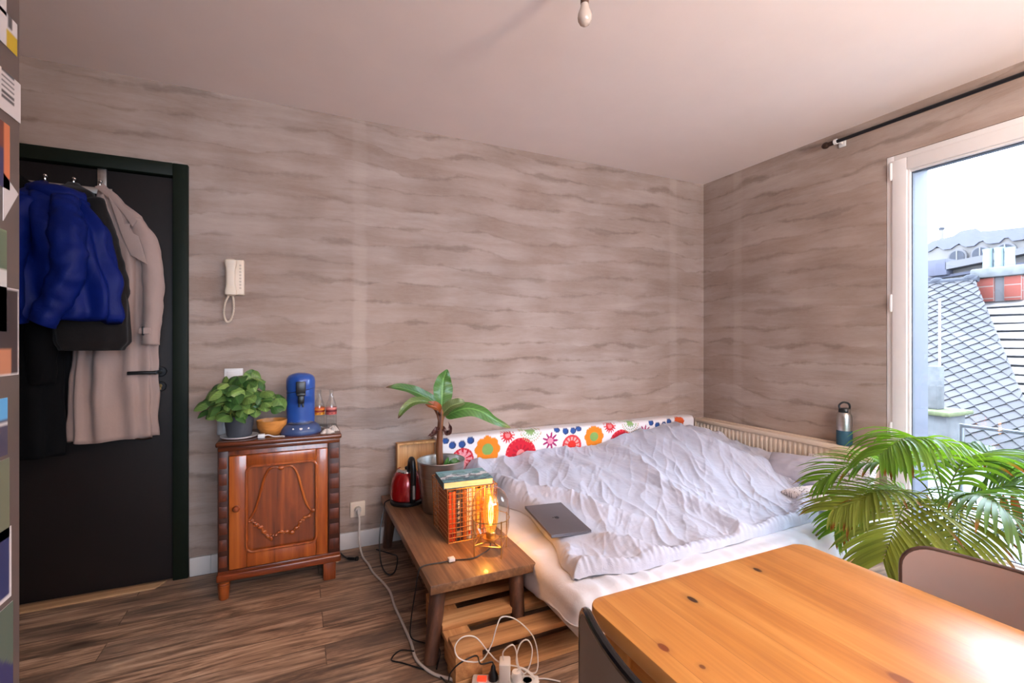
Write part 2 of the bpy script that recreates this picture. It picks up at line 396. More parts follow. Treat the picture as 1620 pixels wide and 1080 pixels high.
M['ceramic'] = plain('white_ceramic', rgb(224, 220, 218), 0.25, var=0.03)
M['soil'] = plain('potting_soil', rgb(58, 42, 32), 0.95, var=0.35, scale=60, bump=0.8, bscale=90)
M['laptop'] = plain('space_grey_aluminium', rgb(118, 116, 124), 0.38, 0.7, var=0.02)
M['logo'] = plain('dark_mirror_logo', rgb(66, 64, 70), 0.15, 0.6, var=0.02)
M['chair'] = plain('taupe_laminate', rgb(168, 146, 134), 0.42, var=0.03)
M['chairdark'] = plain('grey_laminate', rgb(128, 122, 116), 0.4, var=0.03)
M['edge'] = plain('black_edge_band', rgb(20, 18, 18), 0.22, var=0.1, coat=0.3)
M['tallcab'] = plain('grey_brown_cabinet', rgb(104, 92, 88), 0.4, var=0.05, scale=3)
M['paint'] = painted('printed_paper', 0.5)
M['cloth_paint'] = painted('printed_cotton', 0.9, 0.25, 60, sheen=0.1)
M['leaf'] = painted('leaf_green', 0.35, 0.15, 60, coat=0.15, trans=0.22)
M['palm'] = painted('palm_green', 0.38, 0.0, coat=0.1, trans=0.55)
M['pages'] = plain('paper_pages', rgb(224, 200, 160), 0.9, var=0.1, scale=8, vec=(200, 1, 1))

# ------------------------------------------------------------------ room shell
def struct(name, mb, mats, ang=35, parent=None): 
    return obj(name, mb, mats, parent, ang=ang, kind='structure')
XW, YS, H = -4.75, -5.2, 2.5
b = MB(); b.box(XW - .2, .28, YS - .2, .25, -.12, 0); struct('floor', b, M['floor'])
b = MB(); b.box(XW - .2, .28, YS - .2, .25, H, H + .12); struct('ceiling', b, M['ceiling'])
b = MB(); b.box(XW - .2, -4.53, 0, .25, 0, H); b.box(-4.53, -3.567, 0, .25, 2.096, H); b.box(-3.567, .28, 0, .25, 0, H)
b.box(-4.53, -3.567, .21, .25, 0, 2.096); struct('wall_north', b, M['plaster_x'])
WY0, WY1, WZ0, WZ1 = -1.325, -2.52, 0.04, 2.2485
b = MB(); b.box(0, .40, WY0, 0, 0, H); b.box(0, .40, YS, WY1, 0, H); b.box(0, .40, WY1, WY0, 0, WZ0); b.box(0, .40, WY1, WY0, WZ1, H)
struct('wall_east', b, [M['plaster_y']])
b = MB(); b.box(XW - .2, XW, YS, 0, 0, H); struct('wall_west', b, M['plaster_y'])
SWX0, SWX1 = -3.5, -1.1
b = MB(); b.box(XW - .2, SWX0, YS - .2, YS, 0, H); b.box(SWX1, .28, YS - .2, YS, 0, H); b.box(SWX0, SWX1, YS - .2, YS, 0, .9); b.box(SWX0, SWX1, YS - .2, YS, 2.2, H)
struct('wall_south', b, M['plaster_x'])
# skirting boards
b = MB(); b.box(-3.562, -3.47, -.017, 0, 0, .095, .003); b.box(-3.47, -.112, -.017, 0, 0, .095, .003); struct('baseboard_north', b, M['white'])
b = MB(); b.box(XW, XW + .015, -1.4, 0, 0, .095, .003); struct('baseboard_west', b, M['white'])
# threshold strip under the door
b = MB(); b.prism([(-4.5, -.02), (-3.655, -.02), (-3.69, -.085), (-4.14, -.095), (-4.5, -.095)], lambda x, y, h: (x, y, h), 0.0, 0.008, bev=.002)
struct('trim_1', b, wood('threshold_oak', rgb(206, 172, 132), rgb(178, 142, 104), rgb(128, 98, 72), 'x', rough=0.6))

# ------------------------------------------------------------------ door
d = bpy.data.objects.new('door_1', None); COL.objects.link(d); d['kind'] = 'structure'; d.location = (-4.05, 0.02, 0); WLOC['door_1'] = V(d.location)
b = MB(); b.box(-4.53, -4.466, -.025, .2, 0, 2.096, .003); b.box(-3.631, -3.567, -.025, .2, 0, 2.096, .003); b.box(-4.466, -3.631, -.025, .2, 2.032, 2.096, .003)
b.box(-4.466, -4.45, .05, .2, 0, 2.032); b.box(-3.646, -3.631, .05, .2, 0, 2.032); b.box(-4.45, -3.646, .05, .2, 2.015, 2.032)
obj('door_frame', b, M['doorgreen'], d)
b = MB(); b.box(-4.461, -3.636, .004, .046, .001, 2.026, .002); obj('door_panel', b, M['doorblack'], d)
b = MB(); c = V((-3.685, 0, 1.05))
b.lathe([(0, 0), (.026, 0), (.026, .007), (.023, .010), (0, .010)], (0, 0, 0), 28, M=Matrix.Translation(c + V((0, .004, 0))) @ Matrix.Rotation(PI / 2, 4, 'X'))
b.tube([c + V((0, .004, 0)), c + V((0, -.102, 0))], .010, 12)
b.tube(catmull([c + V((.004, -.102, 0)), c + V((-.05, -.108, .001)), c + V((-.105, -.106, 0))], 4), .0085, 12)
obj('handle', b, M['black'], d)
b = MB(); c = V((-3.687, .004, .975))
b.lathe([(0, 0), (.026, 0), (.026, .006), (.023, .009), (0, .009)], (0, 0, 0), 28, M=Matrix.Translation(c) @ Matrix.Rotation(PI / 2, 4, 'X'))
lk = obj('lock', b, M['black'], d)
b = MB(); b.lathe([(0, 0), (.0095, 0), (.0095, .013), (0, .013)], (0, 0, 0), 20, M=Matrix.Translation(c + V((0, 0, .004))) @ Matrix.Rotation(PI / 2, 4, 'X'))
b.box(-3.692, -3.682, -.009, .004, .958, .978, .001)
obj('keyhole', b, M['brass'], lk)

# ------------------------------------------------------------------ window
w = bpy.data.objects.new('window_1', None); COL.objects.link(w); w['kind'] = 'structure'; w.location = (.03, -1.9, WZ0); WLOC['window_1'] = V(w.location)
def ring(b, x0, x1, y0, y1, z0, z1, t, bev=.003, mat=0):
    b.box(x0, x1, y0 - t, y0, z0, z1, bev, mat); b.box(x0, x1, y1, y1 + t, z0, z1, bev, mat)
    b.box(x0, x1, y1 + t, y0 - t, z1 - t, z1, bev, mat); b.box(x0, x1, y1 + t, y0 - t, z0, z0 + t, bev, mat)
b = MB(); ring(b, .0, .07, WY0 - .002, WY1 + .002, WZ0, WZ1 - .002, .036); obj('frame', b, M['pvc'], w)
b = MB(); ring(b, -.014, .055, WY0 - .034, WY1 + .034, WZ0 + .034, WZ1 - .034, .07, .005); sash = obj('sash', b, M['pvc'], w)
b = MB(); ring(b, -.004, .03, WY0 - .102, WY1 + .102, WZ0 + .102, WZ1 - .102, .014, .004); obj('glazing_bead', b, M['pvc'], sash)
b = MB(); ring(b, .012, .034, WY0 - .114, WY1 + .114, WZ0 + .114, WZ1 - .114, .007, 0); obj('gasket', b, M['gap'], sash)
b = MB(); b.box(.020, .024, WY1 + .112, WY0 - .112, WZ0 + .112, WZ1 - .112); obj('glass_pane', b, M['pane'], w)
for z in (2.16, 1.42, .70):
    b = MB(); b.tube([(-.012, WY0 - .028, z - .045), (-.012, WY0 - .028, z + .045)], .0075, 12); b.tube([(-.012, WY0 - .028, z - .052), (-.012, WY0 - .028, z - .045)], .0055, 10)
    b.box(-.01, .004, WY0 - .034, WY0 - .022, z - .04, z + .04, .001)
    obj('hinge', b, M['pvc'], w)
# outside reveal lining and sill of the opening
b = MB(); b.box(.07, .415, WY0 - .012, WY0 - .0005, WZ0, WZ1 - .0005); b.box(.07, .415, WY1 + .0005, WY1 + .012, WZ0, WZ1); b.box(.07, .415, WY1, WY0, WZ1 - .012, WZ1 - .0005); b.box(.07, .44, WY1, WY0, WZ0 - .0005, WZ0 + .012)
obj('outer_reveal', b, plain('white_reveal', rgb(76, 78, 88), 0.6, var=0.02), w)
# unseen window behind the viewer, added and sized to give fill light
w2 = bpy.data.objects.new('fill_window', None); COL.objects.link(w2); w2['kind'] = 'structure'; w2.location = (-2.3, YS - .05, .9); WLOC['fill_window'] = V(w2.location)
b = MB()
for a0, a1, c0, c1 in ((SWX0, SWX1, .9, .96), (SWX0, SWX1, 2.14, 2.2), (SWX0, SWX0 + .06, .96, 2.14), (SWX1 - .06, SWX1, .96, 2.14), (-2.34, -2.26, .96, 2.14)): b.box(a0, a1, YS - .09, YS - .03, c0, c1, .004)
obj('frame', b, M['pvc'], w2)
b = MB(); b.box(SWX0 + .05, SWX1 - .05, YS - .065, YS - .06, .95, 2.15); obj('glass_pane', b, M['pane'], w2)

# curtain rod
t = thing('curtain_rod', (-.07, -1.9, 2.42), 'black metal curtain rod with ball end mounted high above the window', 'curtain rod')
b = MB(); b.tube([(-.07, -1.05, 2.42), (-.07, -2.75, 2.405)], .0105, 14); obj('rod', b, M['blackmetal'], t)
b = MB(); b.ell((-.07, -1.03, 2.42), (.02, .024, .02)); b.tube([(-.07, -1.045, 2.42), (-.07, -1.075, 2.42)], .014, 14); obj('finial', b, plain('bronze_ball', rgb(70, 52, 44), .3, .7), t)
for y in (-1.09, -2.6):
    b = MB(); b.tube([(-.005, y, 2.425), (-.07, y, 2.425)], .007, 10); b.box(-.008, 0, y - .02, y + .02, 2.40, 2.45, .002); b.tube([(-.07, y - .008, 2.42), (-.07, y + .008, 2.42)], .016, 16)
    obj('bracket', b, M['whiteplastic'], t)

# ceiling bulb
t = thing('light_bulb', (-2.143, -1.477, 2.5), 'bare unlit white bulb hanging from the ceiling in a small brown socket', 'light bulb')
bx, by = -2.143, -1.477
b = MB(); b.lathe([(0, 2.327), (.010, 2.329), (.018, 2.335), (.0235, 2.346), (.025, 2.357), (.0235, 2.369), (.019, 2.381), (.015, 2.392), (.0135, 2.402), (.0135, 2.408)], (bx, by, -.018), 32)
obj('bulb_glass', b, plain('opal_bulb_glass', rgb(196, 180, 166), .22, var=.02, coat=.4), t)
b = MB(); b.lathe([(.0138, 2.403), (.0148, 2.405), (.0145, 2.425), (.0165, 2.428), (.018, 2.462), (.012, 2.454), (.004, 2.475)], (bx, by, -.018), 28); obj('socket', b, plain('brown_socket', rgb(92, 62, 44), .4), t)
b = MB(); b.tube(catmull([(bx, by, 2.454), (bx - .012, by + .004, 2.47), (bx - .004, by, 2.499)], 4), .0035, 8); b.tube(catmull([(bx - .010, by, 2.43), (bx - .022, by + .002, 2.45), (bx - .018, by, 2.499)], 4), .003, 8)
obj('cord', b, M['black'], t)

# ------------------------------------------------------------------ wall fittings
t = thing('intercom_phone', (-3.36, 0, 1.53), 'cream wall intercom handset with coiled cord beside the door', 'intercom')
b = MB(); b.box(-3.403, -3.318, -.03, -.0005, 1.445, 1.63, .006, seg=3)
for i in range(8): 
    z = 1.60 - i * .017; b.lathe([(0, 0), (.0052, 0), (.0052, .004), (0, .005)], (0, 0, 0), 12, mat=1, M=Matrix.Translation((-3.335, -.03, z)) @ Matrix.Rotation(PI / 2, 4, 'X'))
obj('base_plate', b, [M['cream'], plain('cream_buttons', rgb(196, 180, 160), .4)], t)
b = MB()
def hs(u, v):
    z = lerp(1.437, 1.628, v); th = 2 * PI * u
    e = abs(v - .5) * 2; wv = lerp(.020, .027, sstep(.3, .8, e)); dv = lerp(.013, .021, sstep(.45, .9, e))
    if v < .02 or v > .98: wv *= .55; dv *= .55
    ct, st = math.cos(th), math.sin(th); sq = lambda q: math.copysign(abs(q) ** .55, q)
    return V((-3.376 + wv * sq(ct), -.052 - (.006 * (1 - e)) + dv * sq(st), z))
b.grid(24, 30, hs, cu=True); b.f.append(tuple(range(24))); b.m.append(0)
n0 = 24 * 30; b.f.append(tuple(n0 + i for i in range(24))); b.m.append(0)
obj('handset', b, M['cream'], t)
b = MB(); path = catmull([(-3.386, -.045, 1.44), (-3.402, -.045, 1.40), (-3.408, -.04, 1.34), (-3.396, -.04, 1.303), (-3.378, -.04, 1.312), (-3.366, -.035, 1.36), (-3.366, -.03, 1.41), (-3.372, -.02, 1.446)], 12)
coil = []
for i, p in enumerate(path):
    if i == len(path) - 1: break
    tt = (path[i + 1] - p).normalized(); a = tt.cross(V((0, 1, 0))).normalized(); c2 = tt.cross(a)
    for q in range(4):
        th = (i * 4 + q) * 1.35; coil.append(p.lerp(path[i + 1], q / 4) + (a * math.cos(th) + c2 * math.sin(th)) * .0042)
b.tube(coil, .0019, 5); obj('coiled_cord', b, M['cream'], t)
t = thing('light_switch', (-3.368, 0, 1.03), 'white square light switch on the wall just above the leafy plant', 'light switch')
b = MB(); b.box(-3.411, -3.325, -.011, -.0005, .972, 1.058, .003); obj('plate', b, M['whiteplastic'], t)
b = MB(); b.box(-3.396, -3.34, -.015, -.008, .986, 1.044, .002); obj('rocker', b, M['whiteplastic'], t)
t = thing('wall_socket', (-2.742, 0, .222), 'cream wall socket beside the cabinet with a cable plugged in', 'wall socket')
b = MB(); b.box(-2.784, -2.701, -.012, -.0005, .178, .266, .003); b.lathe([(.024, 0), (.023, .003), (.020, .003), (.020, 0)], (0, 0, 0), 28, M=Matrix.Translation((-2.742, -.011, .222)) @ Matrix.Rotation(PI / 2, 4, 'X'))
obj('plate', b, M['cream'], t)

# ------------------------------------------------------------------ antique cabinet
cx0, cx1, cy0, cy1 = -3.40, -2.862, -.345, -.022
t = thing('antique_cabinet', ((cx0 + cx1) / 2, -.18, 0), 'small reddish-brown antique cabinet with carved door on turned feet', 'cabinet')
b = MB(); b.box(cx0 + .012, cx1 - .012, cy0 + .014, cy1, .11, .70, .003); obj('body', b, M['cab'], t)
b = MB(); b.box(cx0 - .004, cx1 + .004, cy0 - .018, cy1 + .002, .712, .735, .008, seg=3); b.box(cx0 + .004, cx1 - .004, cy0 - .008, cy1, .690, .714, .006)
obj('top', b, [M['cabtop']], t)
b = MB(); b.box(cx0 - .002, cx1 + .002, cy0 - .010, cy1, .088, .125, .009, seg=3); b.box(cx0 + .004, cx1 - .004, cy0 - .004, cy1, .120, .137, .004); obj('plinth', b, M['cabx'], t)
for x0, x1 in ((cx0 + .004, -3.353), (-2.921, cx1 - .004)):
    b = MB(); b.box(x0, x1, cy0 - .001, cy0 + .03, .135, .692, .003); z = .155
    while z < .66:
        b.box(x0 + .006, x1 - .006, cy0 - .0026, cy0, z, z + .052, .0015, mat=1); z += .076
    obj('pilaster', b, [plain('ebonised_wood', rgb(56, 25, 13), .45, var=.2), M['cabdark']], t)
dr = None
yd = cy0 - .012
b = MB()
b.box(-3.350, -3.278, yd, cy0 + .012, .142, .668, .004); b.box(-2.978, -2.924, yd, cy0 + .012, .142, .668, .004)
b.box(-3.278, -2.978, yd, cy0 + .012, .612, .668, .004); b.box(-3.278, -2.978, yd, cy0 + .012, .142, .212, .004)
def rr(x0, x1, z0, z1, r, y, n=7):
    o = []
    for ccx, ccz, a0 in ((x1 - r, z1 - r, 0), (x0 + r, z1 - r, PI / 2), (x0 + r, z0 + r, PI), (x1 - r, z0 + r, 3 * PI / 2)):
        for i in range(n + 1): th = a0 + PI / 2 * i / n; o.append(V((ccx + r * math.cos(th), y, ccz + r * math.sin(th))))
    return o
lp = rr(-3.279, -2.977, .211, .613, .028, yd + .001)
b.tube(lp, .0065, 10, closed=True)
# rounded corner fillets of the frame opening
for sx, sz in ((1, 1), (1, -1), (-1, 1), (-1, -1)):
    ax = -2.977 if sx > 0 else -3.279; az = .613 if sz > 0 else .211; r = .028
    poly = [(ax, az)] + [(ax - sx * r + sx * r * math.cos(a), az - sz * r + sz * r * math.sin(a)) for a in [i * PI / 14 for i in range(8)]]
    b.prism(poly, lambda x, z, h: (x, h, z), yd + .001, cy0 + .01)
dr = obj('door', b, M['cabdoor'], t)
b = MB(); b.box(-3.282, -2.974, cy0 + .001, cy0 + .012, .205, .618); obj('door_inset', b, M['cabpanel'], dr)
b = MB(); yk = cy0 - .001
for s in (-1, 1):
    mx = -3.138 if s < 0 else -3.128
    pts = [(-3.133 + s * .004, .592), (-3.133 + s * .03, .596), (-3.133 + s * .052, .588), (-3.133 + s * .072, .55), (-3.133 + s * .092, .47), (-3.133 + s * .112, .40), (-3.133 + s * .138, .358)]
    b.tube([(x, yk, z) for x, z in [(p.x, p.y) for p in catmull([(a, c, 0) for a, c in pts], 8)]], [lerp(.0035, .0062, sstep(0, .3, i / 48)) for i in range(49)], 8)
b.ell((-3.133, yk, .590), (.014, .008, .011))
gar = catmull([(-3.277, .362, 0), (-3.249, .345, 0), (-3.222, .318, 0), (-3.198, .279, 0), (-3.168, .270, 0), (-3.133, .281, 0), (-3.098, .272, 0), (-3.066, .288, 0), (-3.044, .322, 0), (-3.02, .335, 0), (-2.99, .362, 0)], 6)
b.tube([(p.x, yk, p.y) for p in gar], .0052, 8)
for i, p in enumerate(gar):
    if i % 2 == 0:
        k = 1 + .5 * math.sin(i * 1.7); b.ell((p.x, yk - .003, p.y + .005 * math.sin(i * 2.1)), (.0085 * k, .006, .0065 * k), 10, 7)
b.ell((-3.176, yk, .256), (.008, .006, .014), 10, 7)
obj('carving', b, M['cabdoor'], dr)
b = MB(); b.lathe([(0, .030), (.010, .029), (.0155, .022), (.015, .014), (.009, .007), (.008, 0)], (0, 0, 0), 24, M=Matrix.Translation((-3.319, yd, .428)) @ Matrix.Rotation(PI / 2, 4, 'X')); obj('knob', b, M['cab'], dr)
def turned(x, y): 
    b = MB(); b.lathe([(.018, 0), (.022, .006), (.0245, .05), (.026, .066), (.0225, .069), (.027, .074), (.0225, .079), (.027, .086), (.027, .09)], (x, y, 0), 28); return b
obj('leg', turned(-3.374, -.322), M['cab'], t); 
b = MB(); b.box(-2.945, -2.885, -.345, -.29, 0, .09, .006); obj('leg', b, M['cab'], t)
obj('leg', turned(-3.374, -.055), M['cab'], t); obj('leg', turned(-2.892, -.055), M['cab'], t)
ZT = .7351

# leafy plant on the cabinet
def leafdisc(b, base, tip, nrm, wid, col, cup=.15, n=8, vein=None, nu=6, fold=0.0, wave=0.0, shape=None, droop=0.0):
    """one leaf blade: midrib from base to tip, outline from shape(), cupped about the midrib"""
    base, tip = V(base), V(tip); L = (tip - base); l = L.length; t = L.normalized(); n_ = (nrm - t * nrm.dot(t)).normalized(); sd = t.cross(n_)
    sh = shape or (lambda v: math.sin(PI * (v ** .72)) ** .75)
    def f(u, v):
        s = (u - .5) * 2; wv = wid * sh(clamp(v, .001, .999))
        z = -cup * wv * abs(s) * (1 if fold == 0 else fold) + .12 * l * math.sin(PI * v) - droop * l * v * v
        if wave: z += wave * math.sin(v * 17 + s * 2) * abs(s) * wid
        return base + t * (l * v) + sd * (s * wv) + n_ * z
    def cl(u, v):
        s = abs(u - .5) * 2
        k = 1.0
        if vein: k = 1 + vein * (math.cos((v * 1.0 + s * .28) * 34) * .5) * (s > .1) + vein * (1.2 if s < .1 else 0)
        return (clamp(col[0] * k), clamp(col[1] * k), clamp(col[2] * k), 1)
    b.grid(nu, n, f, col=cl)
pc = V((-3.318, -.25, ZT + .008))
tg = thing('saucer', (pc.x, pc.y, ZT), 'white round saucer under the dark grey plant pot', 'saucer')
b = MB(); b.lathe([(0, .0), (.062, .0), (.078, .006), (.082, .012), (.079, .0125), (.063, .0065), (0, .006)], (pc.x, pc.y, ZT), 40); obj('dish', b, M['ceramic'], tg)
t = thing('potted_plant', tuple(pc), 'bushy round-leaved green plant in a dark grey pot on the cabinet', 'plant')
b = MB(); b.lathe([(0, 0), (.050, 0), (.053, .004), (.066, .098), (.068, .10), (.065, .103), (.062, .098), (.061, .085), (0, .085)], tuple(pc), 40); obj('pot', b, M['potgrey'], t)
b = MB(); b.lathe([(0, .09), (.03, .091), (.06, .086)], tuple(pc), 28); obj('soil', b, M['soil'], t)
bl, bs = MB(), MB(); r1 = random.Random(5)
for i in range(125):
    th = r1.uniform(0, 2 * PI); q = r1.random() ** .55; zf = r1.random()
    ex = .175 * q * math.cos(th) + .015; ey = .115 * q * math.sin(th) - .01
    ztop = .305 - .135 * q * q + r1.uniform(-.025, .02); z = lerp(.115 - .03 * q, ztop, zf ** .6)
    if ex > .13 and z < .12: z += .06
    p = pc + V((ex, ey, z))
    out = V((math.cos(th), math.sin(th), 0)); L = r1.uniform(.048, .078)
    up = V((out.x * .8 - .15, out.y * .5 - .85, .55 + r1.uniform(-.35, .35))).normalized()
    dirr = (out * r1.uniform(.4, 1) + V((r1.uniform(-.6, .6), r1.uniform(-.6, .3), r1.uniform(-1.1, .05)))).normalized()
    g = r1.random(); col = (lerp(.05, .26, g * g), lerp(.13, .40, g * g), lerp(.03, .10, g * g), 1)
    leafdisc(bl, p - dirr * L * .5, p + dirr * L * .5, up, L * r1.uniform(.42, .52), col, cup=.3, vein=.40, n=10, nu=8)
    st = pc + V((.02 * math.cos(th), .02 * math.sin(th), .088))
    if i % 2 == 0: bs.tube(catmull([st, st.lerp(p, .5) + V((0, 0, .03)), p - dirr * L * .5], 5), .0018, 5)
obj('foliage', bl, M['leaf'], t, ang=180); obj('stems', bs, plain('green_stems', rgb(110, 120, 50), .5), t)

# wooden bowl
bc = V((-3.178, -.235, ZT)); t = thing('wooden_bowl', tuple(bc), 'small round wooden bowl between the plant and the coffee machine', 'bowl')
b = MB(); b.lathe([(0, 0), (.035, 0), (.052, .012), (.066, .040), (.070, .072), (.067, .074), (.062, .042), (.045, .016), (0, .012)], tuple(bc), 40); obj('bowl', b, M['bowlwood'], t)
# glass jar behind the pot
jc = V((-3.395, -.13, ZT)); t = thing('glass_jar', tuple(jc), 'pale jar standing behind the dark grey plant pot', 'jar')
b = MB(); b.lathe([(0, 0), (.03, 0), (.033, .004), (.033, .085), (.028, .095), (.028, .10), (.026, .10), (.0255, .094), (.030, .082), (.030, .006), (0, .005)], tuple(jc), 28); obj('jar_body', b, plain('frosted_jar', rgb(170, 168, 168), .3, var=.05), t)
# tangled white adapter on the cabinet top
t = thing('charger_plug', (-3.215, -.305, ZT), 'small white charger plug with short cable in front of the bowl', 'charger')
b = MB(); b.box(-3.235, -3.205, -.325, -.300, ZT, ZT + .020, .004); obj('plug_body', b, M['whiteplastic'], t)
b = MB(); b.tube(catmull([(-3.205, -.312, ZT + .01), (-3.19, -.312, ZT + .012), (-3.165, -.318, ZT + .004), (-3.13, -.325, ZT + .004), (-3.12, -.335, ZT + .004)], 6), .003, 8); obj('cable', b, M['whiteplastic'], t)

# coffee machine
mc = V((-3.046, -.2, ZT)); t = thing('coffee_machine', tuple(mc), 'blue pod coffee machine with black spout standing on the cabinet', 'coffee machine')
b = MB(); fc = V((mc.x, mc.y - .045, ZT))
b.lathe([(0, 0), (.094, 0), (.097, .006), (.094, .022), (.084, .038), (.070, .048), (.045, .050), (0, .050)], tuple(fc), 48, sx=1.0, sy=.9)
obj('base', b, M['bluebase'], t)
b = MB(); b.lathe([(0, .0505), (.056, .0505), (.058, .054), (.054, .056), (.050, .053), (0, .053)], tuple(fc + V((0, -.012, 0))), 36, sy=.8); obj('drip_tray', b, M['steel'], t)
b = MB()
def body(u, v):
    th = 2 * PI * u; z = lerp(.045, .262, v); r = .066 + .001 * math.sin(v * PI)
    x, y = r * math.cos(th), r * .95 * math.sin(th)
    if y < 0 and v < .68: y *= lerp(.62, 1.0, sstep(.45, .68, v))
    return mc + V((x, y, z))
b.grid(48, 24, body, cu=True)
obj('column', b, M['bluemachine'], t)
b = MB()
hp = [(.0675, .215), (.069, .22), (.069, .262), (.066, .276), (.058, .288), (.044, .297), (.022, .302), (0, .303)]
b.lathe([(r, z) for r, z in hp], tuple(mc), 48, sy=.96)
obj('head', b, M['bluemachine'], t)
b = MB(); b.tube([mc + V((.0675 * math.cos(a), .066 * math.sin(a), .214 + .012 * math.cos(a))) for a in [2 * PI * i / 48 for i in range(48)]], .0016, 6, closed=True); obj('seam', b, M['black'], t)
b = MB(); b.box(mc.x - .0225, mc.x + .0225, mc.y - .079, mc.y - .045, ZT + .200, ZT + .262, .004); b.box(mc.x - .020, mc.x + .022, mc.y - .085, mc.y - .04, ZT + .190, ZT + .204, .003)
obj('lever', b, M['black'], t)
b = MB(); b.box(mc.x - .014, mc.x + .016, mc.y - .082, mc.y - .035, ZT + .150, ZT + .192, .006); b.tube([(mc.x - .006, mc.y - .07, ZT + .152), (mc.x - .008, mc.y - .073, ZT + .132)], [.006, .0035], 10); b.tube([(mc.x + .008, mc.y - .07, ZT + .152), (mc.x + .011, mc.y - .073, ZT + .132)], [.006, .0035], 10)
obj('spout', b, M['black'], t)
for dx, rr_ in ((-.034, .006), (0.0, .0085), (.034, .006)):
    yy = fc.y - .0905 * math.sqrt(max(0, 1 - (dx / .09) ** 2)) * .9 - .0005
    b = MB(); b.lathe([(0, .004), (rr_ * .8, .0035), (rr_, 0)], (0, 0, 0), 18, M=Matrix.Translation((fc.x + dx, yy + .006, ZT + .031)) @ Matrix.Rotation(math.radians(50), 4, 'X')); obj('button', b, M['whiteplastic'], t)
# bottles
def bottle(x, y, lc, label):
    t = thing('glass_bottle', (x, y, ZT), label, 'bottle', 'empty glass bottles beside the coffee machine')
    b = MB(); b.lathe([(0, .003), (.020, 0), (.028, .004), (.0285, .05), (.027, .07), (.0275, .10), (.0275, .118), (.022, .14), (.0135, .165), (.0105, .18), (.0105, .196), (.0125, .197), (.0125, .206), (.0095, .207), (.0090, .18), (.012, .165), (.0205, .14), (.0258, .118), (.0255, .10), (.0258, .05), (.026, .008), (0, .008)], (x, y, ZT), 32); obj('glass', b, M['glass'], t)
    b = MB(); o = b.grid(32, 10, lambda u, v: V((x + .0279 * math.cos(2 * PI * u), y + .0279 * math.sin(2 * PI * u), ZT + lerp(.076, .114, v))), cu=True,
        col=lambda u, v: (lc[1] if (.38 < v < .62 and (u * 32) % 2 < 1.3) or (.15 < v < .3 and (u * 32) % 4 < 2) else (lc[0] if v < .75 else lc[2])))
    obj('label', b, M['paint'], t); return t
bottle(-2.956, -.165, (rgb(226, 152, 42), rgb(140, 40, 24), rgb(222, 110, 60)), 'empty glass bottle with an orange-yellow label beside the blue coffee machine')
bottle(-2.897, -.18, (rgb(196, 96, 88), rgb(110, 34, 40), rgb(220, 140, 130)), 'empty glass bottle with a pinkish-red label near the cabinet edge')
# small shells at the cabinet corner
t = thing('small_ornament', (-2.925, -.315, ZT), 'small pale crumpled ornament at the right front of the cabinet top', 'ornament', None)
b = MB()
def shell(u, v, c=(-2.925, -.315), a=.03, h=.02, seed=0):
    th = 2 * PI * u; r = v * a * (1 + .25 * math.cos(5 * th + seed)); return V((c[0] + r * math.cos(th), c[1] + r * .7 * math.sin(th), ZT + .001 + h * (1 - v * v) * (1 + .3 * nz(u * 8, v * 8, seed)) + .004 * math.cos(9 * th) * v * (1 - v)))
b.grid(26, 8, shell, cu=True); obj('ornament_body', b, plain('pale_shell', rgb(206, 194, 182), .6, var=.2, scale=60), t)
t = thing('small_ornament', (-2.89, -.27, ZT), 'taller pale ornament close beside the pinkish-red labelled bottle', 'ornament', None)
b = MB(); b.grid(26, 8, lambda u, v: shell(u, v, (-2.892, -.265), .027, .026, 3), cu=True); obj('ornament_body', b, plain('grey_shell', rgb(190, 178, 168), .6, var=.2, scale=60), t)

# ------------------------------------------------------------------ coat rack and coats on the door
t = thing('coat_rack', (-4.1, 0, 1.93), 'metal hook rail hung over the top of the dark door', 'coat rack')
b = MB(); b.box(-4.45, -3.875, -.012, -.006, 1.905, 1.935, .001); obj('rail', b, M['steel'], t)
for x in (-4.36, -3.915):
    b = MB(); b.box(x - .017, x + .017, -.006, .0032, 1.905, 2.0285, .001); b.box(x - .017, x + .017, -.006, .05, 2.0262, 2.0292, .0005); obj('strap', b, M['steel'], t)
HX = (-4.40, -4.30, -4.20, -4.10, -4.0, -3.905)
for x in HX:
    b = MB(); b.tube(catmull([(x, -.012, 1.925), (x, -.05, 1.918), (x, -.062, 1.935), (x, -.06, 1.95)], 5), .0045, 8); b.ell((x, -.06, 1.952), (.008, .008, .008), 10, 8); obj('hook', b, M['chrome'], t)

def garment(rows, amp, seed, nf=7, seg=72, nv=60, sharp=1.0, hem=0.01):
    b = MB(); z1, z0 = rows[0][0], rows[-1][0]; tab = [(-r[0],) + tuple(r[1:]) for r in rows]
    def f(u, v):
        z = lerp(z1, z0, v); xc, hw, yc, hd = interp(tab, -z); th = 2 * PI * u
        ct, st = math.cos(th), math.sin(th)
        x = hw * math.copysign(abs(ct) ** .8, ct); y = hd * math.copysign(abs(st) ** .8, st)
        k = sstep(0, .35, v)
        fold = amp * k * (math.cos(nf * th + 1.3 * math.sin(v * 3 + seed) + seed) * .6 + .8 * nz(math.cos(th) * 3 + seed, math.sin(th) * 3, v * 2.2)) \
            + amp * .55 * nz(x * 22 + seed * 3, y * 20, z * 9)
        dz = hem * nz(u * 7 + seed, 3.3) * sstep(.85, 1, v)
        return V((xc + x + ct * fold, yc + y + st * fold, z + dz))
    b.grid(seg, nv, f, cu=True)
    n = seg; b.f.append(tuple(range(n))); b.m.append(0); b.f.append(tuple(nv * n + i for i in range(n))); b.m.append(0)
    return b
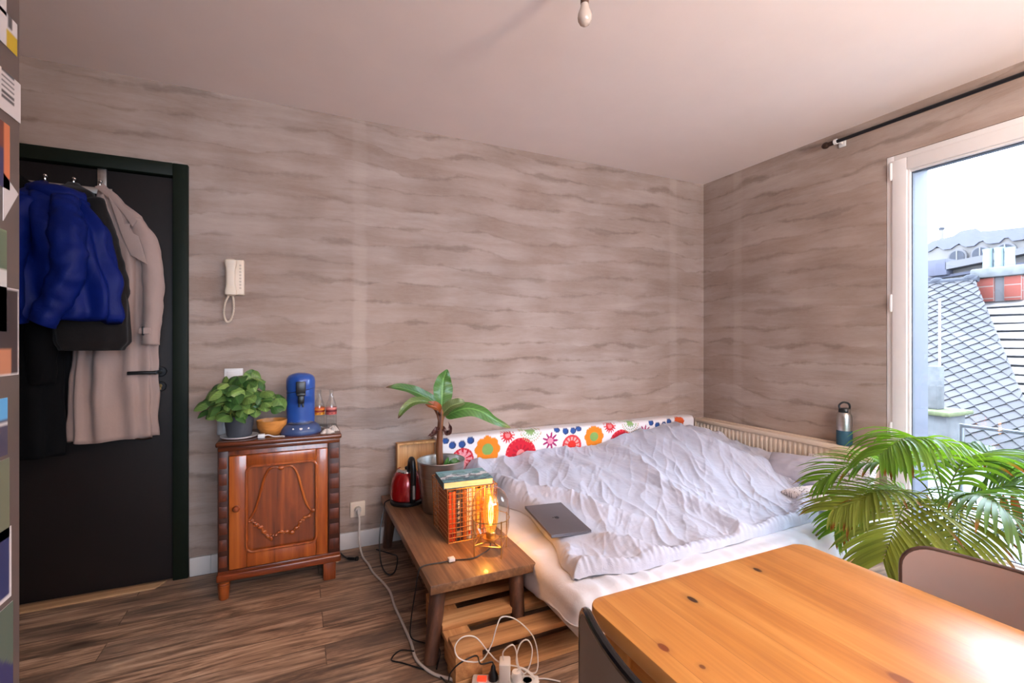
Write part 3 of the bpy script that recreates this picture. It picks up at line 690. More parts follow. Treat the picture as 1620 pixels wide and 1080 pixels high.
def sleeve(pts, rad, seed, amp=.006, seg=28):
    b = MB(); P = catmull(pts, 14); n = len(P); rs = [interp([(i / (len(rad) - 1), r) for i, r in enumerate(rad)], k / (n - 1))[0] for k in range(n)]
    o = len(b.v); b.tube(P, rs, seg)
    for i in range(o, len(b.v)):
        v = b.v[i]; ring_ = (i - o) // seg
        if ring_ < n:
            d = (v - P[ring_]); b.v[i] = v + d.normalized() * (amp * (nz(v.x * 22 + seed, v.y * 22, v.z * 26) + .25 * math.sin(v.z * 38 + v.x * 50 + seed)))
    return b
t = thing('black_coat', (-4.16, -.11, 1.93), 'long black coat hanging at the left end of the hook rail', 'coat')
obj('body', garment([(1.935, -4.20, .025, -.075, .025), (1.88, -4.19, .10, -.10, .05), (1.75, -4.18, .14, -.12, .07), (1.2, -4.16, .15, -.14, .09), (.70, -4.165, .16, -.15, .09)], .014, 2.1), M['blackcoat'], t, ang=180)
obj('sleeve', sleeve([(-4.09, -.16, 1.80), (-4.06, -.20, 1.55), (-4.05, -.22, 1.25), (-4.06, -.2, 1.02)], (.055, .06, .055, .045), 4), M['blackcoat'], t, ang=180)
t = thing('trench_coat', (-3.86, -.09, 1.91), 'long taupe trench coat with notched collar, rightmost on the rail', 'coat')
obj('body', garment([(1.915, -3.886, .022, -.066, .018), (1.88, -3.868, .045, -.075, .03), (1.78, -3.835, .10, -.085, .045), (1.66, -3.82, .13, -.09, .05), (1.50, -3.825, .135, -.080, .040), (1.15, -3.85, .155, -.050, .026), (.95, -3.86, .16, -.052, .030), (.735, -3.855, .165, -.066, .045)], .021, .7, nf=11, hem=.035), M['trench'], t, ang=180)
obj('sleeve', sleeve([(-3.765, -.10, 1.775), (-3.712, -.105, 1.66), (-3.69, -.11, 1.50), (-3.692, -.115, 1.33), (-3.70, -.12, 1.185)], (.032, .042, .042, .038, .034), 1.5, .004), M['trench'], t, ang=180)
def flap(poly, y, th=.005, tilt=(0, 0), zc=0, xc=0):
    b = MB(); b.prism(poly, lambda x, z, h: (x, h + (x - xc) * tilt[0] + (z - zc) * tilt[1], z), y - th, y, bev=.0015); return b
obj('collar', flap([(-3.895, 1.90), (-3.86, 1.915), (-3.835, 1.885), (-3.742, 1.765), (-3.762, 1.735), (-3.80, 1.80), (-3.852, 1.86)], -.15, .007, (-.1, -.18), 1.85, -3.85), M['trench'], t)
obj('lapel', flap([(-3.845, 1.865), (-3.80, 1.795), (-3.785, 1.74), (-3.765, 1.745), (-3.77, 1.715), (-3.752, 1.70), (-3.735, 1.69), (-3.70, 1.56), (-3.765, 1.60), (-3.80, 1.70)], -.158, .006, (-.1, -.05), 1.75, -3.8), M['trench'], t)
obj('lapel', flap([(-3.862, 1.87), (-3.875, 1.86), (-3.855, 1.72), (-3.825, 1.60), (-3.81, 1.55), (-3.815, 1.66), (-3.83, 1.76)], -.158, .006, (-.1, -.05), 1.75, -3.85), M['trench'], t)
b = MB(); b.box(-3.735, -3.69, -.162, -.152, 1.235, 1.265, .004); b.box(-3.722, -3.716, -.166, -.152, 1.23, 1.27, .001, mat=1); obj('cuff_strap', b, [M['trench'], M['black']], t)
t = thing('black_jacket', (-3.93, -.17, 1.91), 'short black jacket mostly hidden under the blue jacket on the door', 'jacket')
obj('body', garment([(1.93, -4.0, .02, -.062, .02), (1.87, -3.985, .08, -.12, .05), (1.70, -3.95, .13, -.19, .06), (1.30, -3.885, .135, -.23, .065), (1.20, -3.875, .13, -.235, .065), (1.16, -3.88, .11, -.235, .05)], .008, 3.3, hem=.004), M['blackjacket'], t, ang=180)
obj('sleeve', sleeve([(-3.885, -.19, 1.83), (-3.84, -.22, 1.65), (-3.80, -.22, 1.45), (-3.81, -.22, 1.34)], (.035, .045, .045, .04), 2.5), M['blackjacket'], t, ang=180)
t = thing('blue_jacket', (-4.0, -.26, 1.92), 'bright blue waterproof jacket hanging in the middle of the rail', 'jacket')
obj('body', garment([(1.925, -4.1, .012, -.062, .012), (1.87, -4.06, .06, -.17, .05), (1.80, -4.0, .11, -.26, .07), (1.65, -3.97, .16, -.31, .07), (1.40, -3.955, .19, -.325, .075), (1.31, -3.95, .19, -.325, .075), (1.285, -3.955, .185, -.325, .07)], .036, 1.2, nf=9, hem=.03), M['bluecoat'], t, ang=180)
obj('sleeve', sleeve([(-3.94, -.32, 1.79), (-3.91, -.39, 1.64), (-3.90, -.405, 1.48), (-3.955, -.40, 1.33), (-3.985, -.40, 1.27)], (.045, .058, .058, .05, .046), .3, .011), M['bluecoat'], t, ang=180)
obj('sleeve', sleeve([(-4.06, -.32, 1.77), (-4.09, -.38, 1.59), (-4.09, -.40, 1.40), (-4.08, -.38, 1.27)], (.05, .058, .055, .046), 5.3, .009), M['bluecoat'], t, ang=180)
obj('hood', sleeve([(-4.08, -.22, 1.845), (-4.03, -.28, 1.825), (-3.96, -.29, 1.815), (-3.90, -.25, 1.82)], (.026, .04, .04, .024), 7.3, .006), M['bluecoat'], t, ang=180)

# ------------------------------------------------------------------ tall cabinet with postcards at the left edge
t = thing('tall_cabinet', (-3.9, -2.0, 0), 'tall grey-brown cabinet at the left edge with cards stuck on its side', 'cabinet')
b = MB(); b.box(-4.25, -3.6, -2.75, -1.516, .06, 2.12, .006); obj('body', b, M['tallcab'], t)
b = MB(); b.box(-4.23, -3.63, -2.73, -1.54, 0, .06); obj('plinth', b, M['black'], t)
def card(y0, y1, z0, z1, fn, label, poly=None, cat='postcard', name='postcard', ny=16):
    x = -3.5995; b = MB(); nz_ = max(8, int(ny * (z1 - z0) / (y1 - y0)))
    if poly is None:
        b.grid(ny, nz_, lambda u, v: V((x + .0012, lerp(y0, y1, u), lerp(z0, z1, v))), col=fn)
        b.box(x, x + .001, y0, y1, z0, z1)
        for i in range((ny + 1) * (nz_ + 1), len(b.v)): b.c[i] = (.6, .58, .55, 1)
    else:
        o = len(b.v); b.prism(poly, lambda p, q, h: (h, p, q), x, x + .0012)
        for i in range(o, len(b.v)): b.c[i] = fn(.5, .5)
    o = obj(name, b, M['paint'], None, loc=(x, (y0 + y1) / 2, (z0 + z1) / 2), ang=20); tag(o, label, cat, 'cards on the tall cabinet'); return o
WH, GR = rgb(206, 200, 198), rgb(90, 86, 86)
card(-1.66, -1.574, 1.86, 1.95, lambda u, v: WH, 'plain white card at the very top of the tall cabinet side')
card(-1.62, -1.534, 1.80, 1.868, lambda u, v: rgb(190, 160, 40) if u > .55 and v < .55 else (GR if .62 < u < .9 and v > .6 and int(u * 60) % 2 else WH), 'white and yellow card with a barcode near the cabinet top')
card(-1.60, -1.5205, 1.665, 1.748, lambda u, v: GR if (int(v * 34) % 2 == 0 and .12 < u < .7 and v > .3) or (u > .72 and .08 < v < .3 and int(v * 50) % 2) else WH, 'pale printed label sheet on the upper cabinet side', name='paper_label', cat='label', ny=24)
card(-1.66, -1.562, 1.51, 1.642, lambda u, v: rgb(204, 120, 80) if u > .8 and v > .15 else (rgb(60, 56, 92) if v < .6 else rgb(110, 60, 50)), 'orange and purple photo card below the printed label')
card(-1.585, -1.529, 1.445, 1.54, lambda u, v: WH, 'white folded paper triangle pointing toward the door', poly=[(-1.585, 1.54), (-1.529, 1.512), (-1.585, 1.443)], name='paper_triangle', cat='paper')
card(-1.66, -1.573, 1.22, 1.425, lambda u, v: (rgb(96, 110, 88) if v > .6 else rgb(200, 200, 196)) if v < .98 else rgb(120, 140, 110), 'green and white photo card halfway up the cabinet side')
card(-1.63, -1.5285, 1.13, 1.31, lambda u, v: WH if u > .94 or v < .03 or v > .975 else (rgb(180, 120, 90) if v < .3 and .3 < u < .7 else rgb(54, 44, 46)), 'dark photo with a thin white border at the cabinet edge')
card(-1.66, -1.570, .97, 1.086, lambda u, v: rgb(90, 160, 210) if v > .6 else (WH if .5 < v < .6 else rgb(70, 66, 84)), 'blue sky photo card below the white-bordered photo')
card(-1.66, -1.563, .80, .962, lambda u, v: rgb(104, 108, 88), 'olive green photo card low on the cabinet side')
card(-1.64, -1.556, .675, .82, lambda u, v: WH if u > .88 or v < .05 else rgb(44, 52, 92), 'navy photo with white border low on the cabinet side')
card(-1.66, -1.55, .46, .662, lambda u, v: rgb(84, 96, 84) if v > .35 + .4 * (1 - u) else rgb(52, 52, 92), 'green and violet card at the bottom of the cabinet side')

# ------------------------------------------------------------------ bench
BZ = .29
t = thing('wooden_bench', (-2.39, -.6, 0), 'low worn brown wooden bench against the wall beside the bed', 'bench')
b = MB(); bx0, bx1, by0, by1 = -2.612, -2.166, -1.16, -.03
bm = bmesh.new(); 
b.box(bx0, bx1, by0, by1, BZ - .036, BZ, .004); b2 = MB()
def btop(u, v):
    x = lerp(bx0, bx1, u); y = lerp(by0, by1, v); e = .004 * nz(x * 18, y * 14, 2) + .003 * nz(x * 60, 3.1)
    if v == 0: y += .006 * nz(x * 24, 1.7) - .001
    return V((x, y, BZ))
obj('top', b, M['bench'], t)
for (tx, ty), (fx, fy) in (((-2.565, -1.10), (-2.609, -1.152)), ((-2.235, -1.10), (-2.262, -1.19)), ((-2.56, -.10), (-2.585, -.075)), ((-2.22, -.10), (-2.20, -.075))):
    b = MB(); b.tube([(fx, fy, 0), (lerp(fx, tx, .5), lerp(fy, ty, .5), .13), (tx, ty, BZ - .034)], [.026, .029, .031], 20); obj('leg', b, M['benchedge'], t)

# wooden tray leaning behind kettle
t = thing('wooden_tray', (-2.36, -.06, BZ), 'pale wooden tray standing upright against the wall behind the kettle', 'tray')
b = MB(); b.box(-2.52, -2.22, -.055, -.047, BZ + .001, .592, .002); obj('panel', b, M['tray'], t)
b = MB(); ringx = ((-2.53, -2.518, BZ, .60), (-2.222, -2.21, BZ, .60)); 
for a0, a1, c0, c1 in ringx: b.box(a0, a1, -.095, -.045, c0, c1, .002)
b.box(-2.518, -2.222, -.095, -.045, .588, .60, .002); b.box(-2.518, -2.222, -.095, -.045, BZ, BZ + .012, .002); obj('rim', b, M['tray'], t)

# kettle
kc = V((-2.498, -.205, BZ)); t = thing('electric_kettle', tuple(kc), 'red electric kettle with black handle at the far end of the bench', 'kettle')
b = MB(); b.lathe([(0, 0), (.090, 0), (.093, .006), (.092, .018), (.086, .024), (0, .024)], tuple(kc), 40); obj('base', b, M['black'], t)
b = MB(); b.lathe([(.084, .025), (.090, .032), (.092, .06), (.089, .10), (.082, .135), (.072, .158), (.062, .172), (.056, .177)], tuple(kc), 48); 
b.tube([kc + V((-.02, .07, .15)), kc + V((-.022, .095, .168))], [.024, .012], 12); obj('body', b, M['redkettle'], t)
b = MB(); b.lathe([(.057, .176), (.055, .182), (.046, .188), (.030, .191), (0, .192)], tuple(kc), 36); b.ell(kc + V((0, 0, .196)), (.012, .012, .008), 14, 8, mat=1); obj('lid', b, [M['chrome'], M['black']], t)
b = MB(); hp = catmull([kc + V((.006, -.03, .188)), kc + V((.008, -.05, .235)), kc + V((.009, -.075, .258)), kc + V((.010, -.102, .250)), kc + V((.012, -.112, .20)), kc + V((.012, -.108, .12)), kc + V((.012, -.098, .05)), kc + V((.012, -.088, .03))], 8)
b.tube(hp, [lerp(.013, .016, sstep(0, .4, i / (len(hp) - 1))) for i in range(len(hp))], 12); obj('handle', b, M['black'], t)
b = MB(); b.box(kc.x + .006, kc.x + .018, kc.y - .126, kc.y - .118, BZ + .05, BZ + .125, .002); obj('water_gauge', b, plain('gauge_window', rgb(150, 140, 132), .2), t)
b = MB(); b.tube(catmull([kc + V((-.05, .06, .01)), kc + V((-.11, .04, .006)), (-2.625, -.2, .27), (-2.655, -.25, .14), (-2.66, -.33, .03), (-2.64, -.42, .007), (-2.60, -.40, .007), (-2.57, -.30, .03), (-2.585, -.2, .01), (-2.65, -.1, .007)], 10), .0036, 8); obj('cord', b, M['black'], t)

# banana plant in steel planter
pc = V((-2.35, -.385, BZ)); t = thing('banana_plant', tuple(pc), 'young banana plant with broad leaves in a steel bucket on the bench', 'plant')
b = MB(); b.lathe([(0, 0), (.098, 0), (.100, .004), (.118, .18), (.1165, .186), (.121, .19), (.127, .262), (.131, .266), (.128, .270), (.124, .266), (.115, .19), (.112, .18), (.1, .2), (0, .2)], tuple(pc), 56); obj('planter', b, M['steel'], t)
b = MB(); b.lathe([(0, .214), (.06, .212), (.112, .205)], tuple(pc), 36); obj('soil', b, M['soil'], t)
Pz = lambda x, z, y=-.385: V((x, y, z))
b = MB(); P = catmull([Pz(-2.352, .495), Pz(-2.36, .60), Pz(-2.356, .70), Pz(-2.350, .80), Pz(-2.347, .835)], 8); b.tube(P, [lerp(.021, .0125, i / (len(P) - 1)) for i in range(len(P))], 16)
for q in ([(-2.35, .74), (-2.336, .79), (-2.30, .81)], [(-2.352, .76), (-2.352, .81), (-2.336, .85)], [(-2.356, .74), (-2.37, .80), (-2.40, .86)], [(-2.354, .75), (-2.362, .82), (-2.375, .85)]):
    b.tube(catmull([Pz(x, z, -.385 - .006) for x, z in q], 6), [.007] * 6 + [.006] * 6 + [.005], 8)
obj('stem', b, M['trunk'], t)
def blade(pts, wid, col, nrm, prof=None, fold=.25, tipc=None, n=28, wave=.05, twist=0.0, vein=.18):
    P = catmull(pts, 10); b = MB(); m = len(P) - 1; nrm = V(nrm)
    pf = prof or (lambda v: (math.sin(PI * min(1, v ** .8)) ** .6) * (1 - .25 * v))
    def at_(v):
        x = v * m; i = min(int(x), m - 1); return P[i].lerp(P[i + 1], x - i), (P[min(i + 1, m)] - P[max(i - 1, 0)]).normalized()
    def f(u, v):
        p, tg = at_(v); n_ = (Matrix.Rotation(twist * v, 3, tg) @ nrm); n_ = (n_ - tg * n_.dot(tg)).normalized(); sd = tg.cross(n_); s = (u - .5) * 2
        w_ = wid * pf(clamp(v, .002, .998))
        return p + sd * (s * w_) + n_ * (abs(s) * w_ * fold + wave * wid * math.sin(v * 22 + (3 if s > 0 else 0)) * abs(s) - .004 * (1 - min(1, abs(s) * 6)))
    def cl(u, v):
        s = abs(u - .5) * 2; k = 1 + vein * math.cos((v - s * .12) * 95) * (s > .08)
        c = col
        if tipc and v > .86: q = sstep(.86, .98, v); c = tuple(lerp(a, d, q) for a, d in zip(col, tipc))
        if s < .08: return tuple(clamp(x * 1.9 + .03) for x in c[:3]) + (1,)
        return tuple(clamp(x * k) for x in c[:3]) + (1,)
    b.grid(14, n * 2, f, col=cl); return b
G1, G2, G3 = (.055, .15, .03, 1), (.085, .21, .045, 1), (.12, .19, .05, 1); BR = (.10, .035, .018, 1)
obj('leaf', blade([Pz(-2.365, .855), Pz(-2.42, .893, -.40), Pz(-2.50, .935, -.42), Pz(-2.58, .963, -.44), Pz(-2.655, .968, -.45)], .036, G1, (.1, -.75, .6), tipc=BR, fold=.3), M['leaf'], t, ang=180)
obj('leaf', blade([Pz(-2.375, .852), Pz(-2.45, .885, -.45), Pz(-2.52, .888, -.47), Pz(-2.572, .855, -.48), Pz(-2.60, .812, -.48)], .028, G3, (.2, -.6, .7), tipc=BR, fold=.35), M['leaf'], t, ang=180)
obj('leaf', blade([Pz(-2.346, .845), Pz(-2.336, .91, -.36), Pz(-2.328, .98, -.35), Pz(-2.308, 1.045, -.36)], .056, G2, (.05, -1, .2), fold=.25, prof=lambda v: (math.sin(PI * min(1, (v + .06) ** .85 / 1.06)) ** .7)), M['leaf'], t, ang=180)
obj('leaf', blade([Pz(-2.325, .79), Pz(-2.29, .818, -.42), Pz(-2.22, .838, -.45), Pz(-2.14, .815, -.46), Pz(-2.06, .762, -.46), Pz(-1.962, .712, -.45)], .05, G2, (-.1, -.72, .75), fold=-.25, tipc=(.2, .22, .05, 1), twist=.25), M['leaf'], t, ang=180)
obj('leaf', blade([Pz(-2.346, .80), Pz(-2.31, .85, -.43), Pz(-2.262, .868, -.45), Pz(-2.235, .872, -.45)], .034, (.16, .22, .08, 1), (0, -.8, .6), fold=.4), M['leaf'], t, ang=180)
o = obj('leaf', blade([Pz(-2.352, .80), Pz(-2.385, .845, -.43), Pz(-2.425, .862, -.44), Pz(-2.45, .868, -.44)], .030, (.30, .075, .02, 1), (0, -.8, .6), fold=.5), M['leaf'], t, ang=180); o['label'] = 'rusty orange dying leaf'
for q in ([Pz(-2.362, .735), Pz(-2.39, .722, -.42), Pz(-2.41, .705, -.43), Pz(-2.435, .70, -.43)], [Pz(-2.348, .74), Pz(-2.325, .70, -.41), Pz(-2.31, .72, -.42), Pz(-2.318, .765, -.42)]):
    o = obj('withered_leaf', blade(q, .016, (.09, .03, .025, 1), (0, -.8, .6), fold=.6, wave=.3), M['leaf'], t, ang=180); o['label'] = 'withered dark brown leaf'
obj('leaf', blade([Pz(-2.33, .50, -.43), Pz(-2.30, .545, -.45), Pz(-2.27, .55, -.44), Pz(-2.245, .54, -.40)], .026, G1, (0, -.7, .7), fold=.3), M['leaf'], t, ang=180)
obj('leaf', blade([Pz(-2.34, .50, -.42), Pz(-2.335, .55, -.44), Pz(-2.325, .58, -.44)], .016, G2, (0, -1, .2), fold=.3), M['leaf'], t, ang=180)

# wire basket with books
gx0, gx1, gy0, gy1, gz1 = -2.452, -2.212, -.845, -.585, .535
t = thing('wire_basket', (-2.33, -.7, BZ), 'copper wire basket full of books standing on the bench', 'basket')
b = MB(); rw = .0019
def G(u, v, h):  # basket flares a little to the top
    k = lerp(.93, 1.0, h); mx, my = (gx0 + gx1) / 2, (gy0 + gy1) / 2
    return V((mx + (lerp(gx0, gx1, u) - mx) * k, my + (lerp(gy0, gy1, v) - my) * k, lerp(BZ + .0015, gz1, h)))
for i in range(12):
    h = i / 11; r = .0026 if i in (0, 11) else rw
    b.tube([G(0, 0, h), G(1, 0, h), G(1, 1, h), G(0, 1, h)], r, 5, closed=True)
for i in range(13):
    u = i / 12
    b.tube([G(u, 0, 0), G(u, 0, 1)], rw, 5); b.tube([G(u, 1, 0), G(u, 1, 1)], rw, 5); b.tube([G(0, u, 0), G(0, u, 1)], .0013, 5); b.tube([G(1, u, 0), G(1, u, 1)], rw, 5)
    if i % 2 == 0: b.tube([G(u, 0, 0), G(u, 1, 0)], rw, 5)
for u in (0, 1):
    for v in (0, 1): b.tube([G(u, v, 0), G(u, v, 1)], .0026, 6)
obj('wire_mesh', b, M['copper'], t)
def book(name, x0, x1, y0, y1, z0, z1, spec, label, group):
    """upright book, spine toward the viewer at y0"""
    t = thing(name, ((x0 + x1) / 2, (y0 + y1) / 2, z0), label, 'book', group); c, bands = spec
    b = MB(); th = .0022
    nzv = 40; ww = x1 - x0
    def cl(u, v):
        for a0, a1, bc, u0, u1, sp_ in bands:
            if a0 <= v <= a1 and u0 <= u <= u1 and (sp_ == 0 or int(v * 90) % sp_): return bc
        return c
    b.grid(8, nzv, lambda u, v: V((lerp(x0, x1, u), y0 - .002 * math.sin(PI * u), lerp(z0, z1, v))), col=cl)
    n0 = len(b.v); b.box(x0, x0 + th, y0, y1, z0, z1); b.box(x1 - th, x1, y0, y1, z0, z1); b.box(x0 + th, x1 - th, y0, y0 + th, z0, z1)
    for i in range(n0, len(b.v)): b.c[i] = tuple(q * .5 for q in c[:3]) + (1,)
    obj('cover', b, M['paint'], t)
    b = MB(); b.box(x0 + th, x1 - th, y0 + th, y1 - .004, z0 + .003, z1 - .004); obj('pages', b, M['pages'], t); return t
W_, K_ = rgb(226, 216, 200), rgb(34, 28, 28)
specs = [(.030, .225, (rgb(206, 72, 24), [(.1, .18, rgb(120, 30, 14), .2, .8, 0), (.45, .85, rgb(236, 170, 90), .42, .6, 3)]), 'orange-red spined book at the left end of the wire basket'),
 (.033, .235, (rgb(52, 44, 44), [(.35, .8, W_, .3, .62, 3), (.1, .2, rgb(170, 150, 120), .25, .75, 2)]), 'thick charcoal spined book with pale lettering in the basket'),
 (.019, .228, (rgb(172, 94, 44), [(.5, .85, rgb(70, 34, 20), .35, .65, 3)]), 'narrow brown-orange spined book right of the charcoal one'),
 (.022, .230, (W_, [(.4, .8, rgb(120, 96, 70), .38, .64, 3), (.08, .16, rgb(180, 60, 30), .2, .8, 0)]), 'cream spined book with brown lettering and red mark in the basket'),
 (.018, .236, (rgb(232, 206, 150), [(.3, .75, rgb(150, 106, 50), .4, .62, 3)]), 'pale straw-coloured spined book behind the lamp dome edge'),
 (.026, .226, (rgb(232, 160, 44), [(.2, .5, rgb(246, 214, 120), .3, .7, 0)]), 'yellow-orange spined book seen through the lamp glass'),
 (.024, .232, (rgb(214, 110, 34), [(.55, .8, W_, .3, .7, 2)]), 'orange spined book right of the yellow-orange one'),
 (.022, .22, (rgb(240, 210, 130), [(.3, .7, rgb(120, 70, 30), .4, .62, 3)]), 'pale yellow spined book at the right end of the basket')]
x = gx0 + .013
for wd, hh, sp_, lb in specs:
    book('book', x, x + wd, -.826, -.66, BZ + .004, BZ + .004 + hh, sp_, lb, 'books standing in the wire basket'); x += wd + .0012
# lying book
tz = BZ + .242; t = thing('book', (-2.338, -.725, tz), 'blue-green landscape cover book lying flat on top of the basket', 'book', None)
Mr = Matrix.Translation((-2.338, -.735, tz)) @ Matrix.Rotation(math.radians(-4), 4, 'Z'); b = MB()
bw, bh = .118, .093
def lc(u, v):
    s = nz(u * 7, v * 7, 1) + .5 * nz(u * 20, v * 20, 4)
    if v > .82: return rgb(120, 168, 178)
    ridge_ = .42 + .25 * nz(u * 5, 2.2) 
    if v > ridge_ + .12: return rgb(140, 176, 186) if s > -.1 else rgb(100, 150, 150)
    if v > ridge_ - .12: return rgb(222, 226, 228) if s > -.05 else rgb(110, 116, 126)
    return rgb(78, 110, 122) if s > 0 else rgb(116, 160, 166)
b.grid(40, 32, lambda u, v: Mr @ V((lerp(-bw, bw, u), lerp(-bh, bh, v), .0305)), col=lc)
n0 = len(b.v); b.box(-bw, bw, -bh, bh, .0275, .030, M=Mr); b.box(-bw, bw, -bh, bh, 0, .0025, M=Mr); b.box(-bw, -bw + .0025, -bh, bh, .002, .028, M=Mr)
for i in range(n0, len(b.v)): b.c[i] = rgb(70, 104, 110)
obj('cover', b, M['paint'], t); b = MB(); b.box(-bw + .002, bw - .003, -bh + .003, bh - .003, .0025, .0275, M=Mr); obj('pages', b, plain('yellowed_pages', rgb(236, 214, 150), .9), t)

# ------------------------------------------------------------------ lamp
lx, ly = -2.300, -.985; t = thing('table_lamp', (lx, ly, BZ), 'lit amber glass dome lamp on a thin wire stand on the bench', 'lamp')
b = MB(); b.lathe([(.060, .062), (.076, .088), (.080, .115), (.080, .200), (.075, .232), (.062, .256), (.042, .272), (.018, .279), (0, .280)], (lx, ly, BZ), 48); b.f = [f for f in b.f if len(f) == 4]; b.m = [0] * len(b.f)
obj('glass_dome', b, glass('dome_glass', (1.0, .96, .88, 1), refl=1.9), t, ang=180)
b = MB(); b.lathe([(.013, .082), (.020, .095), (.031, .13), (.034, .165), (.033, .205), (.026, .232), (.012, .246), (0, .248)], (lx, ly, BZ), 36); b.f = [f for f in b.f if len(f) == 4]; b.m = [0] * len(b.f)
gm = glass('amber_bulb_glass', (1.0, .66, .24, 1), refl=.8); gt = gm.node_tree; ga = gt.nodes.new('ShaderNodeAddShader'); ge_ = gt.nodes.new('ShaderNodeEmission')
ge_.inputs[0].default_value = (1, .50, .10, 1); ge_.inputs[1].default_value = .16; go = next(n for n in gt.nodes if n.type == 'OUTPUT_MATERIAL'); gl = go.inputs[0].links[0].from_socket
gt.links.new(gl, ga.inputs[0]); gt.links.new(ge_.outputs[0], ga.inputs[1]); gt.links.new(ga.outputs[0], go.inputs[0])
bulb = obj('bulb', b, gm, t, ang=180)
k = NT('glowing_filament'); e = k.n('ShaderNodeEmission'); e.inputs[0].default_value = (1, .62, .22, 1); e.inputs[1].default_value = 9; k.l(e.outputs[0], k.out.inputs[0]); M['fil'] = k.m
b = MB(); r3 = random.Random(3)
for i in range(6):
    a = i * PI / 3; r_ = .010; b.tube(catmull([(lx + .004 * math.cos(a), ly + .004 * math.sin(a), BZ + .115), (lx + r_ * math.cos(a), ly + r_ * math.sin(a), BZ + .15), (lx + r_ * math.cos(a + .6), ly + r_ * math.sin(a + .6), BZ + .20), (lx + .004 * math.cos(a), ly + .004 * math.sin(a), BZ + .225)], 6), .0013, 6)
obj('filament', b, M['fil'], bulb, ang=180)
b = MB(); b.tube([(lx, ly, BZ + .075), (lx, ly, BZ + .115)], .004, 8); obj('filament_post', b, M['brass'], bulb)
b = MB(); b.lathe([(0, .044), (.016, .045), (.020, .052), (.020, .085), (.015, .092), (0, .092)], (lx, ly, BZ), 28); b.lathe([(.0, .060), (.034, .060), (.035, .064), (0, .064)], (lx, ly, BZ), 36); obj('socket', b, M['brass'], t)
corners = [(lx + .083 * math.cos(a), ly + .083 * math.sin(a)) for a in (math.radians(q) for q in (65.4 + 35, 65.4 + 125, 65.4 + 215, 65.4 + 305))]
for cx_, cy_ in corners:
    b = MB(); b.tube([(cx_, cy_, BZ), (cx_, cy_, BZ + .155)], .0027, 8); obj('leg', b, M['brass'], t)
b = MB()
for i in range(4):
    a, c = corners[i], corners[(i + 1) % 4]
    if i < 2: a2, c2 = corners[i], corners[i + 2]; b.tube([(a2[0], a2[1], BZ + .046), (c2[0], c2[1], BZ + .046)], .0026, 8)
    b.tube([(a[0], a[1], BZ + .046), (c[0], c[1], BZ + .046)], .0022, 8)
obj('cross_brace', b, M['brass'], t); b = MB()
b.tube([(lx + .081 * math.cos(a), ly + .081 * math.sin(a), BZ + .15) for a in [2 * PI * i / 40 for i in range(40)]], .0018, 6, closed=True)
obj('dome_ring', b, M['brass'], t)
b = MB(); b.tube(catmull([(lx, ly, BZ + .046), (lx - .012, ly - .012, BZ + .02), (-2.345, -1.0, BZ + .006), (-2.40, -1.02, BZ + .004), (-2.464, -1.005, BZ + .004), (-2.53, -1.0, BZ + .004), (-2.602, -1.0, BZ + .004), (-2.622, -1.005, BZ - .02), (-2.635, -1.01, .2), (-2.65, -1.0, .08), (-2.645, -.99, .01), (-2.60, -1.04, .006), (-2.56, -1.10, .006), (-2.60, -1.2, .006)], 8), .0026, 8); cd = obj('cord', b, M['black'], t)
b = MB(); b.box(-2.497, -2.470, -1.016, -.992, BZ + .004, BZ + .018, .002); obj('cord_tag', b, M['whiteplastic'], cd)

# ------------------------------------------------------------------ pallets
def pallet(x0, y0, label, nx=1.20, ny=.413):
    t = thing('wooden_pallet', (x0 + nx / 2, y0 + ny / 2, 0), label, 'pallet', 'pallets under the bed'); g = .0005; k = 3; w_ = .09; pit = (ny - w_) / (k - 1)
    for i in range(k):
        y = y0 + i * pit; b = MB(); b.box(x0, x0 + nx, y, y + w_, .108, .130, .003); obj('deck_board', b, M['pallet'], t)
    for i in range(3):
        xx = x0 + i * (nx - .1) / 2
        b = MB(); b.box(xx, xx + .1, y0, y0 + ny, .0885, .1075, .002); obj('stringer', b, M['pallety'], t)
        for j in range(2):
            yy = y0 + j * (ny - .14); b = MB(); b.box(xx, xx + .1, yy, yy + .14, .0225, .088, .003); obj('block', b, M['pallety'], t)
    for j in range(2):
        yy = y0 + j * (ny - .1); b = MB(); b.box(x0, x0 + nx, yy, yy + .1, 0, .022, .003); obj('bottom_board', b, M['pallet'], t)
pallet(-2.565, -1.318, 'raw wood pallet under the bed, its slats showing beneath the bench')
pallet(-1.36, -1.318, 'raw wood pallet under the window end of the mattress')

# ------------------------------------------------------------------ mattress with sheet
mx0, mx1, my0, my1, mz = -2.185, -.24, -1.50, -.15, .30
def rbox(c, h, r, n, disp=None, b=None):
    """rounded box surface, merged at the seams"""
    b = b or MB(); c = V(c); key = {}
    ax = [(0, 1, 2), (1, 2, 0), (2, 0, 1)]
    for a, p, q in ax:
        for s in (-1, 1):
            idx = []
            for j in range(n[q] + 1):
                for i in range(n[p] + 1):
                    v = V((0, 0, 0)); v[a] = s * h[a]; v[p] = h[p] * (2 * i / n[p] - 1); v[q] = h[q] * (2 * j / n[q] - 1)
                    inn = V([clamp(v[m], -(h[m] - r), h[m] - r) for m in range(3)]); dd = v - inn
                    if dd.length > 1e-9: v = inn + dd.normalized() * r
                    nrm = dd.normalized() if dd.length > 1e-9 else V((0, 0, 0))
                    k = tuple(round(x_, 5) for x_ in v)
                    if k not in key:
                        w_ = c + v
                        if disp: w_ = disp(w_, nrm)
                        key[k] = len(b.v); b.v.append(w_)
                    idx.append(key[k])
            W = n[p] + 1
            for j in range(n[q]):
                for i in range(n[p]): 
                    f = (idx[j * W + i], idx[j * W + i + 1], idx[(j + 1) * W + i + 1], idx[(j + 1) * W + i])
                    if len(set(f)) == 4: b.f.append(f); b.m.append(0)
    return b
